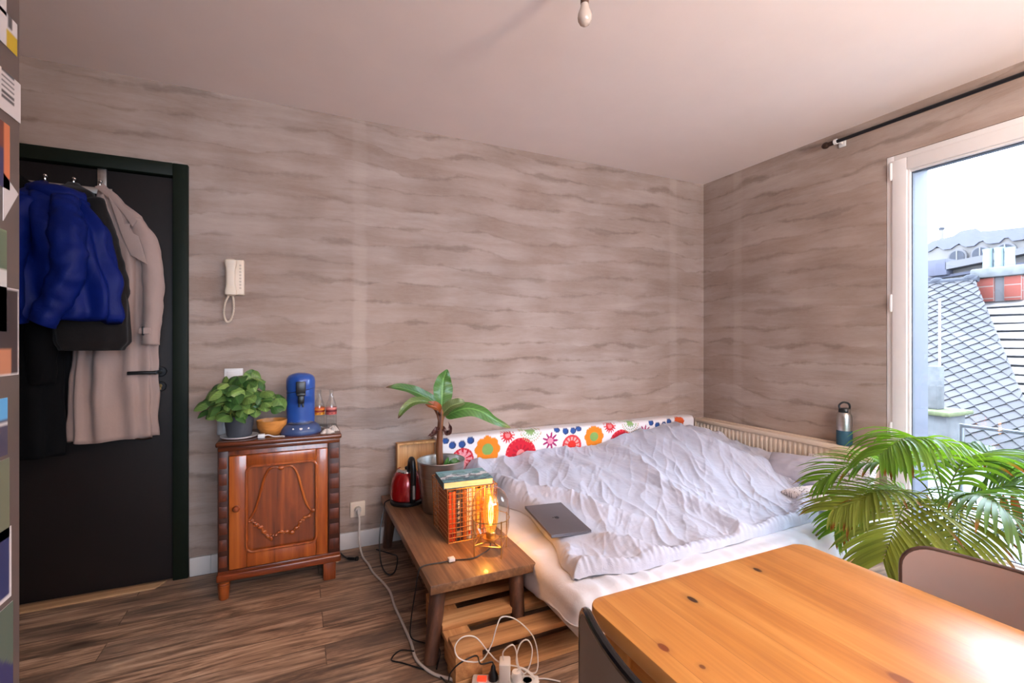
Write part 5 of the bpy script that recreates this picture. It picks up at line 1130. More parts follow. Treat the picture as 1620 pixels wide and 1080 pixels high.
pillow('pillow', (-.215, -1.19, .435), (.095, .19, .05), Matrix.Rotation(math.radians(-62), 3, 'Y') @ Matrix.Rotation(math.radians(4), 3, 'Z'), M['cloth_paint'], 'white pillow with scribbled dark print leaning against the radiator', scrib)
pillow('pillow', (-.47, -1.26, .352), (.145, .14, .045), Matrix.Rotation(math.radians(-12), 3, 'Z'), M['cloth_paint'], 'white pillow with scribbled dark print lying flat at the bed edge', scrib)

# laptop
lr = Matrix.Rotation(math.radians(-3.5), 4, 'Z'); 
def zfit(x, y): return max(duvet_z(x + i * .05, y + j * .07, 0, 0)[0] for i in (-1, 0, 1) for j in (-1, 0, 1))
zs = [(x, y, duvet_z(x, y, 0, 0)[0]) for x in (-2.03, -1.95, -1.86) for y in (-.81, -.95, -1.09)]
n_ = len(zs); mxx = sum(q[0] for q in zs) / n_; myy = sum(q[1] for q in zs) / n_; mzz = sum(q[2] for q in zs) / n_
sx_ = sum((q[0] - mxx) * (q[2] - mzz) for q in zs) / sum((q[0] - mxx) ** 2 for q in zs); sy_ = sum((q[1] - myy) * (q[2] - mzz) for q in zs) / sum((q[1] - myy) ** 2 for q in zs)
lift = max(q[2] - (mzz + sx_ * (q[0] - mxx) + sy_ * (q[1] - myy)) for q in zs)
LM = Matrix.Translation((-1.955, -.955, mzz + lift + .001)) @ Matrix(((1, 0, 0, 0), (0, 1, 0, 0), (sx_, sy_, 1, 0), (0, 0, 0, 1))) @ lr
t = thing('laptop', (-1.955, -.955, mzz + lift), 'closed grey laptop lying on the duvet beside the lamp', 'laptop')
b = MB(); b.box(-.10, .10, -.15, .15, 0, .0085, .0028, M=LM); obj('base', b, M['laptop'], t)
b = MB(); b.box(-.10, .10, -.15, .15, .0092, .0142, .0022, M=LM); ld = obj('lid', b, M['laptop'], t)
b = MB(); pts = []
for i in range(40):
    a = 2 * PI * i / 40; r_ = .0125 * (1 + .06 * math.cos(2 * a) - .10 * math.exp(-((a - PI / 2) / .35) ** 2)); px_, py_ = r_ * math.cos(a) * .95, r_ * math.sin(a)
    dq = math.hypot(px_ - .0155, py_ - .002)
    if dq < .007: px_ = .0155 - .007 * (.0155 - px_) / dq * 1.0; py_ = .002 + (py_ - .002) / dq * .007
    pts.append((px_, py_))
Lr = Matrix.Rotation(PI / 2, 4, 'Z')
b.prism(pts, lambda x, y, h: LM @ (Lr @ V((x, y, h))), .0140, .01435)
b.prism([(.0 + .006 * math.cos(a) * (1 if i < 6 else .45) + .002, .0165 + .0035 * math.sin(a)) for i, a in enumerate([2 * PI * j / 12 for j in range(12)])], lambda x, y, h: LM @ (Lr @ V((x, y, h))), .0140, .01435)
obj('logo', b, M['logo'], ld)

# ------------------------------------------------------------------ radiator and flask
t = thing('radiator', (-.06, -.66, .12), 'cream panel radiator along the window wall beside the bed', 'radiator')
def radf(u, v):
    y = lerp(-.02, -1.29, u); z = lerp(.12, .548, v); e = sstep(0, .07, v) * sstep(1, .93, v)
    c_ = .5 + .5 * math.cos(y * 2 * PI / .034); return V((-.100 - .009 * e * sstep(.25, .7, c_), y, z))
b = MB(); b.grid(340, 26, radf); b.box(-.099, -.03, -1.288, -.022, .12, .55); obj('panel', b, M['cream'], t)
b = MB(); b.box(-.112, -.088, -1.292, -.018, .546, .577, .004); b.box(-.088, -.030, -1.292, -.018, .563, .573, .002); b.box(-.034, -.012, -1.292, -.018, .55, .577, .003); obj('top_cover', b, M['cream'], t)
b = MB(); b.box(-.112, -.012, -1.296, -1.290, .118, .575, .002); b.box(-.112, -.012, -.020, -.014, .118, .575, .002); obj('side_cover', b, M['cream'], t)
b = MB(); b.box(-.085, -.045, -.2, -.16, 0, .125, .003); b.box(-.085, -.045, -1.16, -1.12, 0, .125, .003); obj('feet', b, M['cream'], t)
fc = V((-.062, -1.135, .5775)); fx, fy = fc.x, fc.y; t = thing('drinking_flask', tuple(fc), 'steel and teal drinking flask standing on the radiator top', 'flask')
b = MB(); b.lathe([(0, 0), (.038, 0), (.041, .004), (.041, .088)], tuple(fc), 40); b.lathe([(.041, .088), (0, .088)], tuple(fc), 40); obj('sleeve', b, M['teal'], t)
b = MB(); b.lathe([(.0405, .088), (.0405, .165), (.038, .180), (.031, .192), (.028, .196), (0, .197)], tuple(fc), 40); obj('body', b, M['steel'], t)
b = MB(); b.lathe([(.0285, .194), (.030, .197), (.030, .212), (.026, .220), (0, .222)], tuple(fc), 32); b.box(fx - .012, fx + .004, fy - .032, fy - .024, fc.z + .196, fc.z + .216, .002, mat=1)
ld = obj('lid', b, [M['black'], M['steel']], t)
b = MB(); b.tube(catmull([fc + V((-.020, .014, .215)), fc + V((-.020, .018, .238)), fc + V((-.004, .004, .256)), fc + V((.014, -.014, .25)), fc + V((.018, -.02, .232)), fc + V((.016, -.018, .214))], 6), .0055, 10); obj('carry_loop', b, M['black'], ld)

# ------------------------------------------------------------------ dining table
t = thing('dining_table', (-2.317, -2.9, 0), 'varnished orange pine dining table in the foreground', 'table')
def rrect(x0, x1, y0, y1, r, n=8):
    o = []
    for ccx, ccy, a0 in ((x1 - r, y1 - r, 0), (x0 + r, y1 - r, PI / 2), (x0 + r, y0 + r, PI), (x1 - r, y0 + r, 3 * PI / 2)):
        for i in range(n + 1): a = a0 + PI / 2 * i / n; o.append((ccx + r * math.cos(a), ccy + r * math.sin(a)))
    return o
b = MB(); b.prism(rrect(-2.605, -2.032, -3.50, -2.178, .03), lambda x, y, h: (x, y, h), .722, .75, bev=.004); obj('top', b, M['table'], None, loc=(0, 0, 0))
top = [o for o in COL.objects if o.name.startswith('top') and o.parent is None][-1]; top.parent = t; top.location = -V(t.location)
b = MB(); b.box(-2.575, -2.555, -3.42, -2.25, .63, .7215, .002); b.box(-2.082, -2.062, -3.42, -2.25, .63, .7215, .002); b.box(-2.53, -2.10, -2.235, -2.215, .63, .7215, .002); b.box(-2.53, -2.10, -3.46, -3.44, .63, .7215, .002); obj('apron', b, M['pine'], t)
for x in (-2.555, -2.08):
    for y in (-2.235, -3.44): 
        b = MB(); b.box(x - .03, x + .03, y - .03, y + .03, 0, .7215, .006); obj('leg', b, wood('pine_leg', rgb(226, 160, 86), rgb(206, 132, 58), rgb(178, 104, 40), 'z', rough=.4) if 'pine_leg' not in bpy.data.materials else bpy.data.materials['pine_leg'], t)

# ------------------------------------------------------------------ dining chairs
def chair(root, shell, edge, er=.0068, tk=.012):
    """curved laminate shell back, seat and tube legs; the seat faces +x in local space, back at x = 0"""
    hw, z0, z1, r, sag = .205, .50, .80, .045, .045
    def outline():
        o = []
        for cy_, cz_, a0 in ((hw - r, z1 - r, 0), (-hw + r, z1 - r, PI / 2), (-hw + r, z0 + r, PI), (hw - r, z0 + r, 3 * PI / 2)):
            for i in range(8): a = a0 + PI / 2 * i / 7; o.append((cy_ + r * math.cos(a), cz_ + r * math.sin(a)))
        return o
    def bend(y, z, off): return V((sag * (y / hw) ** 2 + off - .03 * (z - z1) * -1 * 0, y, z))
    b = MB(); N, NZ = 34, 20
    def hwz(z):
        if z > z1 - r: return hw - r + math.sqrt(max(0, r * r - (z - z1 + r) ** 2))
        if z < z0 + r: return hw - r + math.sqrt(max(0, r * r - (z0 + r - z) ** 2))
        return hw
    for s in (0, 1):
        def f(u, v):
            z = lerp(z0, z1, v); h_ = hwz(z); y = lerp(-h_, h_, u); return bend(y, z, .0 if s == 0 else tk)
        b.grid(N, 40, f)
    obj('backrest', b, shell, root, ang=40)
    b = MB(); ol = []
    P = outline()
    for i in range(len(P)):
        a, c_ = P[i], P[(i + 1) % len(P)]; m = max(1, int(math.hypot(a[0] - c_[0], a[1] - c_[1]) / .02))
        for k in range(m): ol.append((lerp(a[0], c_[0], k / m), lerp(a[1], c_[1], k / m)))
    b.tube([bend(y, z, tk / 2) for y, z in ol], er, 10, closed=True)
    obj('edge_band', b, edge, root)
    b = MB(); b.prism(rrect(.03, .43, -.205, .205, .06), lambda x, y, h: (x, y, h), .448, .462, bev=.004); obj('seat', b, shell, root)
    for s in (-1, 1):
        b = MB(); b.tube(catmull([(.40, s * .17, .447), (.42, s * .19, .25), (.44, s * .21, .0)], 6), .011, 10); obj('leg', b, M['blackmetal'], root)
        b = MB(); b.tube(catmull([(.06, s * .17, .447), (.02, s * .19, .25), (-.02, s * .21, .0)], 6), .011, 10); obj('leg', b, M['blackmetal'], root)
    b = MB(); 
    for s in (-1, 1): b.tube(catmull([(.10, s * .10, .447), (.0, s * .10, .455), (-.012, s * .10, .50), (-.012 + .008, s * .10, .60)], 6), .009, 10)
    obj('back_support', b, M['blackmetal'], root)
def local_chair(name, loc, rot, label, shell, edge, er=.0068, tk=.012):
    o = bpy.data.objects.new(name, None); COL.objects.link(o); WLOC[o.name] = V((0, 0, 0)); tag(o, label, 'chair', 'chairs around the pine table'); chair(o, shell, edge, er, tk)
    o.location = loc; o.rotation_euler = (0, 0, rot); return o
local_chair('dining_chair', (-2.708, -2.455, 0), math.radians(0), 'grey-backed dining chair with thick black edge left of the pine table', M['chairdark'], M['edge'])
local_chair('dining_chair', (-1.915, -2.545, 0), math.radians(180), 'pinkish taupe-backed dining chair right of the pine table before the palm', M['chair'], plain('brown_edge_band', rgb(74, 56, 48), .4), .0042, .0078)

# ------------------------------------------------------------------ palm
t = thing('potted_palm', (-.46, -1.80, 0), 'large feathery palm in a pot on the floor before the window', 'plant')
b = MB(); b.lathe([(0, 0), (.10, 0), (.105, .005), (.128, .215), (.132, .22), (.128, .226), (.121, .218), (.119, .20), (0, .20)], (-.46, -1.80, 0), 40); obj('pot', b, plain('terracotta_brown_pot', rgb(150, 120, 100), .6), t)
b = MB(); b.lathe([(0, .207), (.05, .206), (.118, .202)], (-.46, -1.80, 0), 30); obj('soil', b, M['soil'], t)
r5 = random.Random(21)
def frond(pts, L, col, tipb=.25, nl=26, droop=.5, start=.3, side=None, seed=0, wmax=.0078):
    r6 = random.Random(seed); P = catmull(pts, 14); m = len(P) - 1; b = MB(); o = len(b.v)
    b.tube(P, [lerp(.0042, .0012, i / m) for i in range(m + 1)], 7)
    for i in range(o, len(b.v)): b.c[i] = (.16, .22, .05, 1)
    for i in range(nl):
        q = start + (1 - start) * (i + .5) / nl; x = q * m; k = min(int(x), m - 1); p = P[k].lerp(P[k + 1], x - k); tg = (P[min(k + 2, m)] - P[max(k - 1, 0)]).normalized()
        up = V((0, 0, 1)) - tg * tg.z; up = up.normalized() if up.length > .05 else V((-1, 0, 0)); sd = tg.cross(up).normalized()
        for s in (-1, 1):
            ll = L * (math.sin(PI * clamp(.18 + .72 * (q - start) / (1 - start))) ** .7) * r6.uniform(.85, 1.1)
            fw = lerp(.5, 1.1, (q - start) / (1 - start)); dr_ = (sd * s * 1.0 + tg * fw + up * r6.uniform(.12, .34)).normalized()
            n = 7; pts_ = [p.copy()]; d_ = dr_.copy(); stp = ll / n; dro = droop * r6.uniform(.8, 1.25)
            for j in range(n):
                d_ = (d_ + V((0, 0, -dro * (j + 1) / n * .42))).normalized(); pts_.append(pts_[-1] + d_ * stp)
            o = len(b.v); vs = []; g = r6.uniform(.75, 1.25); brown = r6.random() < tipb
            for j, pp in enumerate(pts_):
                f = j / n; w_ = wmax * (math.sin(PI * clamp(f * .86 + .12)) ** .6 if j < n else .02); dd = (pts_[min(j + 1, n)] - pts_[max(j - 1, 0)]).normalized()
                ws = dd.cross(up).normalized() if dd.cross(up).length > .05 else sd; nn = ws.cross(dd).normalized()
                vs += [pp - ws * w_ + nn * w_ * .35, pp, pp + ws * w_ + nn * w_ * .35]
                c_ = col
                if brown and f > .72: c_ = (.26, .10, .02)
                for _ in range(3): b.c[o + len(vs) - 3 + _] = (c_[0] * g, c_[1] * g, c_[2] * g, 1)
            fs = []
            for j in range(n): fs += [(j * 3, j * 3 + 1, j * 3 + 4, j * 3 + 3), (j * 3 + 1, j * 3 + 2, j * 3 + 5, j * 3 + 4)]
            b.add(vs, fs)
    return b
PG, PY, PD = (.16, .32, .035), (.24, .30, .06), (.10, .20, .05)
BS = (-.46, -1.80, .20)
FR = [([BS, (-.50, -1.80, .40), (-.565, -1.813, .60), (-.70, -1.822, .775), (-.84, -1.812, .81), (-.97, -1.788, .75)], .25, PG, .1, 28, .85, .5),
 ([BS, (-.52, -1.79, .40), (-.62, -1.78, .585), (-.778, -1.711, .675), (-.893, -1.625, .657), (-.985, -1.565, .59)], .24, PG, .1, 26, .35, .42),
 ([BS, (-.55, -1.79, .40), (-.72, -1.80, .555), (-.892, -1.769, .597), (-1.0, -1.73, .57), (-1.10, -1.69, .52)], .26, PY, .35, 26, .35, .42),
 ([BS, (-.60, -1.83, .42), (-.75, -1.84, .54), (-.92, -1.862, .58), (-1.04, -1.875, .50), (-1.10, -1.87, .39)], .26, PY, .4, 26, .4, .4),
 ([BS, (-.49, -1.81, .42), (-.532, -1.824, .56), (-.458, -1.858, .70), (-.333, -1.893, .70), (-.22, -1.934, .60)], .26, PG, .2, 26, .7, .4),
 ([BS, (-.48, -1.84, .40), (-.523, -1.883, .53), (-.48, -1.961, .61), (-.43, -2.037, .625), (-.35, -2.13, .57)], .26, PD, .3, 26, .6, .4),
 ([BS, (-.55, -1.84, .42), (-.66, -1.90, .56), (-.74, -1.99, .625), (-.78, -2.09, .60), (-.76, -2.16, .50)], .24, PD, .3, 24, .6, .42),
 ([BS, (-.44, -1.88, .34), (-.427, -1.95, .41), (-.41, -2.02, .43), (-.38, -2.10, .40), (-.35, -2.16, .34)], .2, PD, .2, 22, .5, .3),
 ([BS, (-.45, -1.72, .38), (-.46, -1.64, .48), (-.50, -1.57, .50), (-.54, -1.52, .42), (-.58, -1.49, .30)], .2, PG, .1, 22, .6, .4),
 ([BS, (-.42, -1.80, .42), (-.36, -1.80, .58), (-.26, -1.83, .69), (-.17, -1.87, .70), (-.09, -1.90, .62)], .22, PD, .2, 24, .7, .42),
 ([BS, (-.52, -1.83, .38), (-.60, -1.87, .50), (-.72, -1.93, .55), (-.85, -1.98, .50), (-.93, -2.0, .40)], .23, PY, .5, 24, .5, .4),
 ([BS, (-.50, -1.76, .36), (-.58, -1.70, .46), (-.69, -1.62, .50), (-.79, -1.57, .44), (-.85, -1.55, .34)], .22, PG, .2, 24, .5, .4),
 ([BS, (-.44, -1.77, .44), (-.42, -1.72, .60), (-.38, -1.64, .68), (-.32, -1.56, .66), (-.27, -1.50, .58)], .2, PG, .1, 24, .7, .45)]
for i, (pts, L, col, tb, nl, dp, stt) in enumerate(FR):
    pts = [tuple(V(pts[0]) + V((.03 * math.cos(i * 2.4), .03 * math.sin(i * 2.4), 0)))] + pts[1:]
    obj('frond', frond(pts, L, col, tb, nl, dp, stt, seed=i * 7 + 3), M['palm'], t, ang=180)
for q, tip in (((-.505, -1.93, .60), (-.49, -1.955, .475)), ((-.545, -2.0, .60), (-.545, -2.01, .455)), ((-.528, -2.02, .61), (-.52, -2.045, .46))):
    b = MB(); leafdisc(b, q, tip, V((-1, -.4, .2)), .014, (.42, .11, .025, 1), cup=.2, n=10); o = obj('dry_leaflet', b, M['palm'], t, ang=180); o['label'] = 'dried orange-brown leaflet'

# ------------------------------------------------------------------ cables and power strip
fl = .0065
t = thing('extension_cable', (-2.74, -.02, .222), 'thick pale extension cable running from the wall socket across the floor', 'cable')
b = MB(); b.tube([(-2.742, -.014, .222), (-2.742, -.034, .222)], [.019, .016], 20); b.tube([(-2.742, -.034, .222), (-2.742, -.055, .205)], [.010, .007], 12); obj('plug', b, M['greyplastic'], t)
b = MB(); b.tube(catmull([(-2.742, -.05, .21), (-2.74, -.075, .17), (-2.745, -.10, .08), (-2.735, -.17, .015), (-2.715, -.27, fl), (-2.707, -.365, fl), (-2.675, -.50, fl), (-2.66, -.60, fl), (-2.663, -.72, fl), (-2.657, -.86, fl), (-2.652, -1.01, fl), (-2.655, -1.12, fl), (-2.62, -1.215, fl), (-2.565, -1.275, fl), (-2.53, -1.325, fl), (-2.518, -1.342, .012)], 10), .0055, 10); obj('cable', b, M['greyplastic'], t)
sa = math.radians(-26); SM = Matrix.Translation((-2.515, -1.345, 0)) @ Matrix.Rotation(sa, 4, 'Z')
t = thing('power_strip', (-2.49, -1.375, 0), 'white power strip with red switch on the floor before the pallet', 'power strip')
b = MB(); b.box(0, .23, -.028, .028, 0, .038, .006, M=SM)
for xx in (.073, .112, .151, .19): b.lathe([(.0175, 0), (.018, .002), (.016, .002), (.0155, -.001)], (0, 0, 0), 24, M=SM @ Matrix.Translation((xx, 0, .038)))
obj('body', b, M['whiteplastic'], t)
k = NT('red_lit_switch'); k.bsdf(rgb(206, 26, 16), .3, emis=(1, .08, .03, 1), estr=.5); b = MB(); b.box(.018, .050, -.011, .011, .036, .045, .002, M=SM); obj('switch', b, k.m, t)
t = thing('black_plug', tuple(SM @ V((.073, 0, .0385))), 'black plug pushed into the power strip next to the red switch', 'plug')
b = MB(); b.lathe([(.017, .0385), (.018, .044), (.016, .058), (.010, .068), (.007, .085), (.004, .09)], (0, 0, 0), 20, M=SM @ Matrix.Translation((.073, 0, 0))); obj('plug_body', b, M['black'], t)
p0 = SM @ V((.073, 0, .088)); b = MB(); b.tube(catmull([p0, p0 + V((-.01, -.01, .02)), p0 + V((-.05, -.01, .025)), (-2.50, -1.345, .115), (-2.56, -1.345, .105), (-2.588, -1.33, .07), (-2.59, -1.30, .02), (-2.61, -1.22, .005), (-2.70, -1.12, .005), (-2.74, -1.08, .005), (-2.70, -1.04, .005), (-2.655, -1.08, .014)], 8), .0026, 8); obj('cord', b, M['black'], t)
t = thing('charger_adapter', tuple(SM @ V((.112, 0, .0385))), 'white block charger with thin looping cable plugged in the power strip', 'charger')
b = MB(); b.box(.094, .132, -.026, .026, .0405, .105, .005, M=SM); obj('adapter_body', b, M['whiteplastic'], t)
p0 = SM @ V((.108, 0, .105))
b = MB(); b.tube(catmull([p0, p0 + V((.0, .0, .03)), (-2.39, -1.40, .155), (-2.372, -1.395, .13), (-2.36, -1.39, .07), (-2.335, -1.385, .03), (-2.31, -1.38, .05), (-2.298, -1.375, .10), (-2.315, -1.37, .135), (-2.345, -1.37, .125), (-2.36, -1.375, .07), (-2.33, -1.39, .02), (-2.26, -1.41, .006), (-2.22, -1.44, .004)], 10), .0024, 8); obj('cable', b, M['whiteplastic'], t)
t = thing('white_plug', tuple(SM @ V((.153, 0, .0385))), 'round white plug beside the block charger on the power strip', 'plug')
b = MB(); b.lathe([(.016, .0385), (.0175, .042), (.017, .062), (.015, .068), (0, .069)], (0, 0, 0), 24, M=SM @ Matrix.Translation((.153, 0, 0))); obj('plug_body', b, M['whiteplastic'], t)
p0 = SM @ V((.153, 0, .068)); b = MB(); b.tube(catmull([p0, p0 + V((.02, -.01, .01)), (-2.30, -1.43, .02), (-2.33, -1.385, .045), (-2.42, -1.372, .085), (-2.459, -1.362, .125), (-2.505, -1.355, .185), (-2.55, -1.35, .195), (-2.578, -1.35, .17), (-2.567, -1.352, .132), (-2.528, -1.358, .11), (-2.482, -1.36, .105), (-2.447, -1.355, .145), (-2.423, -1.345, .195), (-2.395, -1.33, .215), (-2.338, -1.33, .19), (-2.28, -1.345, .125), (-2.27, -1.365, .06), (-2.29, -1.385, .02), (-2.34, -1.37, .04)], 10), .0022, 8); obj('cord', b, M['whiteplastic'], t)
t = thing('black_cable', (-2.85, -.2, .004), 'short black cable with plug on the floor beside the cabinet foot', 'cable')
b = MB(); b.tube(catmull([(-2.84, -.06, .006), (-2.825, -.12, .008), (-2.81, -.16, .012), (-2.775, -.19, .016), (-2.765, -.20, .018)], 6), [.004] * 12 + [.008] * 7 + [.012] * 6, 10); obj('cord', b, M['black'], t)

# ------------------------------------------------------------------ outside
def ext(name, loc, label, cat, group=None): return thing(name, loc, label, cat, group)
EX = {k_: plain('ext_' + k_, c, .85, var=v_, scale=s_) for k_, c, v_, s_ in (('white', rgb(88, 83, 80), .05, 2), ('offwhite', rgb(76, 73, 74), .08, 2), ('zinc', rgb(62, 61, 72), .12, 3), ('stone', rgb(74, 74, 74), .25, 8), ('moss', rgb(70, 74, 44), .35, 14), ('brick', rgb(90, 46, 34), .25, 14), ('paleblue', rgb(94, 106, 110), .06, 5), ('dark', rgb(36, 37, 44), .2, 6), ('ground', rgb(90, 93, 96), .08, 2))}
b = MB(); b.box(.46, 40, -25, 30, -3.3, -3.0); struct('ground_outside', b, EX['ground'])
b = MB(); b.box(.46, 4.6, -6, 6, -.42, -.30); o = obj('flat_roof', b, plain('ext_flatroof', rgb(104, 108, 112), .7, var=.05, scale=2)); tag(o, 'pale flat zinc roof directly below the window', 'roof')
# slate roof made of overlapping diamond tiles
t = ext('slate_roof', (5.5, 2, -.6), 'grey diamond-slate roof slope seen through the window', 'roof')
A0, A1 = V((4.0, 0, -.62)), V((7.0, 0, 2.2)); SL = (A1 - A0).length; ts = (A1 - A0).normalized(); tn = V((-ts.z, 0, ts.x))
if tn.z < 0: tn = -tn
def hip(s): return lerp(-.95, .95, s / SL)
b = MB(); r8 = random.Random(9); q_ = .094
rows = int(SL / q_) + 1
for i in range(rows + 1):
    for j in range(-10, 40):
        yy = j * q_ * 2 + (q_ if i % 2 else 0); ss = i * q_
        if yy < hip(ss) - .10 or yy > 6.5: continue
        base = V((A0.x, yy, A0.z)) + ts * ss; lift = .030; g = r8.uniform(.82, 1.15) * (.86 if ss > SL * .7 else 1.0); y_ = V((0, 1, 0))
        kk = q_ * 1.06; mid = base + tn * .018
        q5 = [base - ts * kk + tn * (lift + r8.uniform(-.004, .006)), mid + y_ * kk, base + ts * kk, mid - y_ * kk, base + tn * .021]
        for w_, ds in zip(q5, (-kk, 0, kk, 0, 0)): w_.y = max(w_.y, hip(ss + ds) - .02)
        o = b.add(q5, [(0, 1, 4), (1, 2, 4), (2, 3, 4), (3, 0, 4)])
        for m_ in range(5): b.c[o + m_] = (.047 * g, .043 * g, .045 * g, 1)
obj('slates', b, painted('slate_surface', .75, .2, 30), t, ang=10)
b = MB(); b.prism([(hip(0), 0), (hip(SL), SL), (6.6, SL), (6.6, 0)], lambda y, s, h: tuple(V((A0.x, y, A0.z)) + ts * s + tn * h), -.3, -.02); obj('roof_deck', b, EX['dark'], t)
b = MB(); b.tube([V((A1.x + .02, .9, A1.z + .02)), V((A1.x + .02, 6.5, A1.z + .02))], .05, 10)
for j in range(12): b.ell((A1.x + .02, 1.0 + j * .45, A1.z + .05), (.06, .09, .06), 10, 6)
obj('ridge', b, EX['dark'], t)
# lapped roof to the right
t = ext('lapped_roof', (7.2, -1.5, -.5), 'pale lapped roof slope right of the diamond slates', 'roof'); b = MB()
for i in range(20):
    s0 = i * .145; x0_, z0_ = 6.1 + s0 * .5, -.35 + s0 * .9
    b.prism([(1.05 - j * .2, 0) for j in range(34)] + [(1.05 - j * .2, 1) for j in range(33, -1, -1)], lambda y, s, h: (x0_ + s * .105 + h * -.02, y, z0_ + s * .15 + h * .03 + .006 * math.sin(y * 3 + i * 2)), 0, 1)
    b.prism([(1.05 - j * .2, 0) for j in range(34)] + [(1.05 - j * .2, 1) for j in range(33, -1, -1)], lambda y, s, h: (x0_ - .026 + h * .006, y, z0_ - .004 + s * .026 + .006 * math.sin(y * 3 + i * 2)), 0, 1, mat=1)  # near-black strip under each board lip, painted in as its shadow
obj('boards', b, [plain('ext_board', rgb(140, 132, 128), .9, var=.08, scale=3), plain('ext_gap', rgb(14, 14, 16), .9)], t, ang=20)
b = MB(); b.box(7.62, 7.9, -5.5, 1.05, -.6, 2.17); obj('gutter_wall', b, EX['dark'], t)
# chimney
t = ext('brick_chimney', (7.35, .75, 1.9), 'red brick chimney with grey slab and pale pots beyond the slates', 'chimney')
def brickmat():
    k = NT('chimney_brick'); br = k.n('ShaderNodeTexBrick'); k.l(k.vmap(k.coord(), (1, 1, 1), (PI / 2, 0, PI / 2)), br.inputs['Vector'])
    br.inputs['Color1'].default_value = rgb(104, 46, 34); br.inputs['Color2'].default_value = rgb(92, 40, 30); br.inputs['Mortar'].default_value = rgb(96, 84, 78)
    for a, v in (('Scale', 1.0), ('Brick Width', .2), ('Row Height', .07), ('Mortar Size', .008)): br.inputs[a].default_value = v
    k.bsdf(br.outputs['Color'], .9); return k.m
bm_ = brickmat()
b = MB(); b.box(7.2, 7.6, .78, .99, 1.85, 2.24, .01); b.box(7.2, 7.6, .46, .66, 1.85, 2.24, .01); obj('stack', b, bm_, t)
b = MB(); b.box(7.24, 7.6, .66, .78, 1.85, 2.24); obj('render_strip', b, EX['offwhite'], t)
b = MB(); b.box(7.14, 7.66, .40, 1.06, 2.24, 2.40, .03); obj('slab', b, EX['stone'], t)
for yy, hh in ((.92, .34), (.78, .34), (.66, .32)):
    b = MB(); b.lathe([(.065, 0), (.06, hh * .8), (.07, hh), (.055, hh), (.05, 0)], (7.4, yy, 2.40), 20); obj('chimney_pot', b, EX['paleblue'], t)
# gabled white building behind
t = ext('gabled_building', (11, 2, -2), 'white gabled building with sloping coping behind the brick chimney', 'building')
b = MB(); b.prism([(-4, -2), (7.5, -2), (7.5, 2.70), (3.4, 2.75), (2.83, 2.90), (1.4, 3.10), (-4, 3.8)], lambda y, z, h: (h, y, z), 11.0, 13.5); obj('wall', b, EX['white'], t, ang=20)
b = MB(); b.prism([(2.86, 2.88), (1.4, 3.05), (-4.1, 3.72), (-4.1, 3.86), (1.4, 3.18), (2.86, 3.05)], lambda y, z, h: (h, y, z), 10.7, 13.6); obj('coping', b, EX['offwhite'], t, ang=20)
b = MB(); b.prism([(3.6, 2.66), (2.3, 2.76), (-4.1, 3.28), (-4.1, 3.34), (2.3, 2.82), (3.6, 2.72)], lambda y, z, h: (h, y, z), 10.85, 11.05); obj('string_course', b, EX['zinc'], t, ang=20)
b = MB(); b.box(10.7, 11.3, 2.84, 3.20, 2.76, 3.14, .01); obj('vent_box', b, EX['zinc'], t)
# far building with arched windows
t = ext('arched_building', (17, 5, -2), 'distant pale building with three arched windows under a grey mansard roof', 'building')
def ex_at(px, x): # column on the far facade
    return px
b = MB(); b.box(17, 22, -4, 6.15, -2, 4.42); obj('wall', b, EX['white'], t)
b = MB()
def wav(y): return 4.30 + .15 * max(0, math.cos((y - 4.53) * 2 * PI / .58)) - .02 * (4.5 - y) 
b.prism([(y_ / 20, wav(y_ / 20)) for y_ in range(-80, 124, 2)] + [(6.1, 4.52), (5.85, 4.70), (5.30, 4.76), (5.12, 4.90), (4.73, 4.90), (4.6, 4.76), (3.58, 4.68), (-4, 4.6)], lambda y, z, h: (h + (z - 4.3) * .35, y, z), 16.9, 18.6); obj('mansard_roof', b, EX['zinc'], t, ang=20)
for yc in (5.11, 4.53, 3.95):
    def arch(r_): return [(yc - r_, 3.80)] + [(yc + r_ * math.cos(a), 4.02 + r_ * math.sin(a)) for a in [PI * i / 12 for i in range(12, -1, -1)]] + [(yc + r_, 3.80)]
    b = MB(); b.prism(arch(.24), lambda y, z, h: (h, y, z), 16.86, 17.05); fr_ = obj('window', b, EX['offwhite'], t, ang=20)
    b = MB(); b.prism(arch(.19), lambda y, z, h: (h, y, z), 16.83, 16.87); obj('pane', b, EX['dark'], fr_, ang=20)
    b = MB(); b.box(16.815, 16.83, yc - .015, yc + .015, 3.80, 4.21); obj('glazing_bar', b, EX['white'], fr_)
b = MB(); b.tube([(17.4, 5.75, 4.4), (17.4, 5.75, 5.10)], .06, 12); b.tube([(17.4, 5.75, 5.10), (17.4, 5.75, 5.18)], .08, 12, mat=1); obj('chimney', b, [EX['white'], EX['dark']], t)
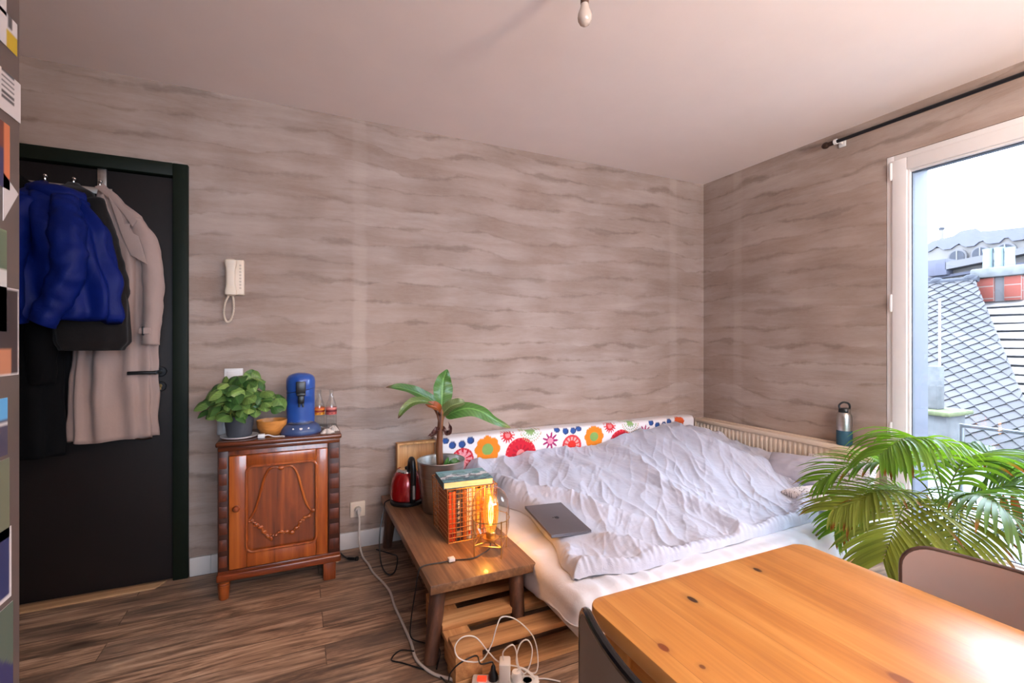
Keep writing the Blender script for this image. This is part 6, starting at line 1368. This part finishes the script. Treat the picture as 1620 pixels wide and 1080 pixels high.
# stone post on a mossy pier, thin white pole, balcony rail
t = ext('stone_pier', (4.0, .16, -.3), 'weathered stone pier with mossy slab and upright post outside', 'pier')
b = MB(); b.box(3.85, 4.3, .0, .36, -.3, .32, .015); obj('pier', b, EX['stone'], t)
b = MB(); b.box(3.78, 4.36, -.06, .42, .32, .375, .02); obj('slab', b, EX['moss'], t)
b = MB(); b.box(3.98, 4.14, .135, .27, .375, .90, .012); obj('post', b, EX['stone'], t)
t = ext('white_pole', (4.3, .37, -.3), 'thin white pole standing behind the stone post outside', 'pole')
b = MB(); b.tube([(4.4, .295, -.3), (4.4, .295, 1.75)], .014, 12); obj('pole', b, plain('white_pole_paint', rgb(120, 120, 124), .6), t)
t = ext('balcony_rail', (.55, -2.2, -.3), 'pale thin metal railing just outside the window glass', 'railing')
b = MB(); b.tube([(.50, -1.46, -.3), (.50, -1.46, .715)], .010, 10); b.tube([(.50, -2.6, -.3), (.50, -2.6, .715)], .010, 10); obj('upright', b, plain('rail_paint', rgb(120, 126, 130), .5), t)
b = MB(); b.tube([(.50, -1.46, .705), (.50, -2.75, .705)], .011, 10); b.tube([(.50, -1.46, .59), (.50, -2.75, .59)], .006, 10); obj('bar', b, bpy.data.materials['rail_paint'], t)

# ------------------------------------------------------------------ world, lights, camera
wd = bpy.data.worlds.new('overcast'); S.world = wd; wd.use_nodes = True; nt = wd.node_tree
bg = nt.nodes['Background']; tc = nt.nodes.new('ShaderNodeTexCoord'); no = nt.nodes.new('ShaderNodeTexNoise'); no.inputs['Scale'].default_value = 2.2; no.inputs['Detail'].default_value = 5
rp = nt.nodes.new('ShaderNodeValToRGB'); rp.color_ramp.elements[0].color = (.64, .78, 1.0, 1); rp.color_ramp.elements[1].color = (.78, .88, 1, 1); rp.color_ramp.elements[0].position = .35; rp.color_ramp.elements[1].position = .65
nt.links.new(tc.outputs['Generated'], no.inputs['Vector']); nt.links.new(no.outputs['Fac'], rp.inputs[0]); nt.links.new(rp.outputs[0], bg.inputs[0]); bg.inputs[1].default_value = 10.0
def area(name, loc, rot, sx, sy, power, color, portal=False):
    l = bpy.data.lights.new(name, 'AREA'); l.shape = 'RECTANGLE'; l.size = sx; l.size_y = sy; l.energy = power; l.color = color
    o = bpy.data.objects.new(name, l); COL.objects.link(o); o.location = loc; o.rotation_euler = rot
    if portal: l.cycles.is_portal = True
    return o
area('daylight_portal_east', (.43, (WY0 + WY1) / 2, (WZ0 + WZ1) / 2), (0, PI / 2, 0), 2.2, 1.2, 0, (1, 1, 1), True)
area('daylight_portal_south', ((SWX0 + SWX1) / 2, YS - .12, 1.55), (PI / 2, 0, 0), 2.4, 1.3, 0, (1, 1, 1), True)
def point(name, loc, power, color, r):
    l = bpy.data.lights.new(name, 'POINT'); l.energy = power; l.color = color; l.shadow_soft_size = r
    o = bpy.data.objects.new(name, l); COL.objects.link(o); o.location = loc; return o
point('lamp_glow', (lx, ly, BZ + .17), 2.1, (1, .60, .26), .012)
area('fill_area_up', (-1.3, -3.9, 1.75), (PI, 0, 0), .5, .5, 102, (1, .83, .69))  # unseen upward fill light without a fixture, added to brighten ceiling and walls
cam = bpy.data.cameras.new('camera'); co = bpy.data.objects.new('camera', cam); COL.objects.link(co); S.camera = co
co.location = (-3.06, -2.866, 1.2); co.rotation_euler = (PI / 2, 0, math.radians(65.4 - 90)); cam.sensor_width = 36; cam.lens = 740 / 1620 * 36; cam.clip_start = .05; cam.clip_end = 200
vs = S.view_settings; vs.view_transform = 'Standard'; vs.look = 'None'; vs.exposure = 1.0; vs.gamma = 1.0; vs.use_curve_mapping = False
S.cycles.use_denoising = True; S.cycles.max_bounces = 10; S.cycles.diffuse_bounces = 6; S.cycles.transparent_max_bounces = 24; S.cycles.caustics_reflective = False; S.cycles.caustics_refractive = False; S.cycles.sample_clamp_indirect = 6
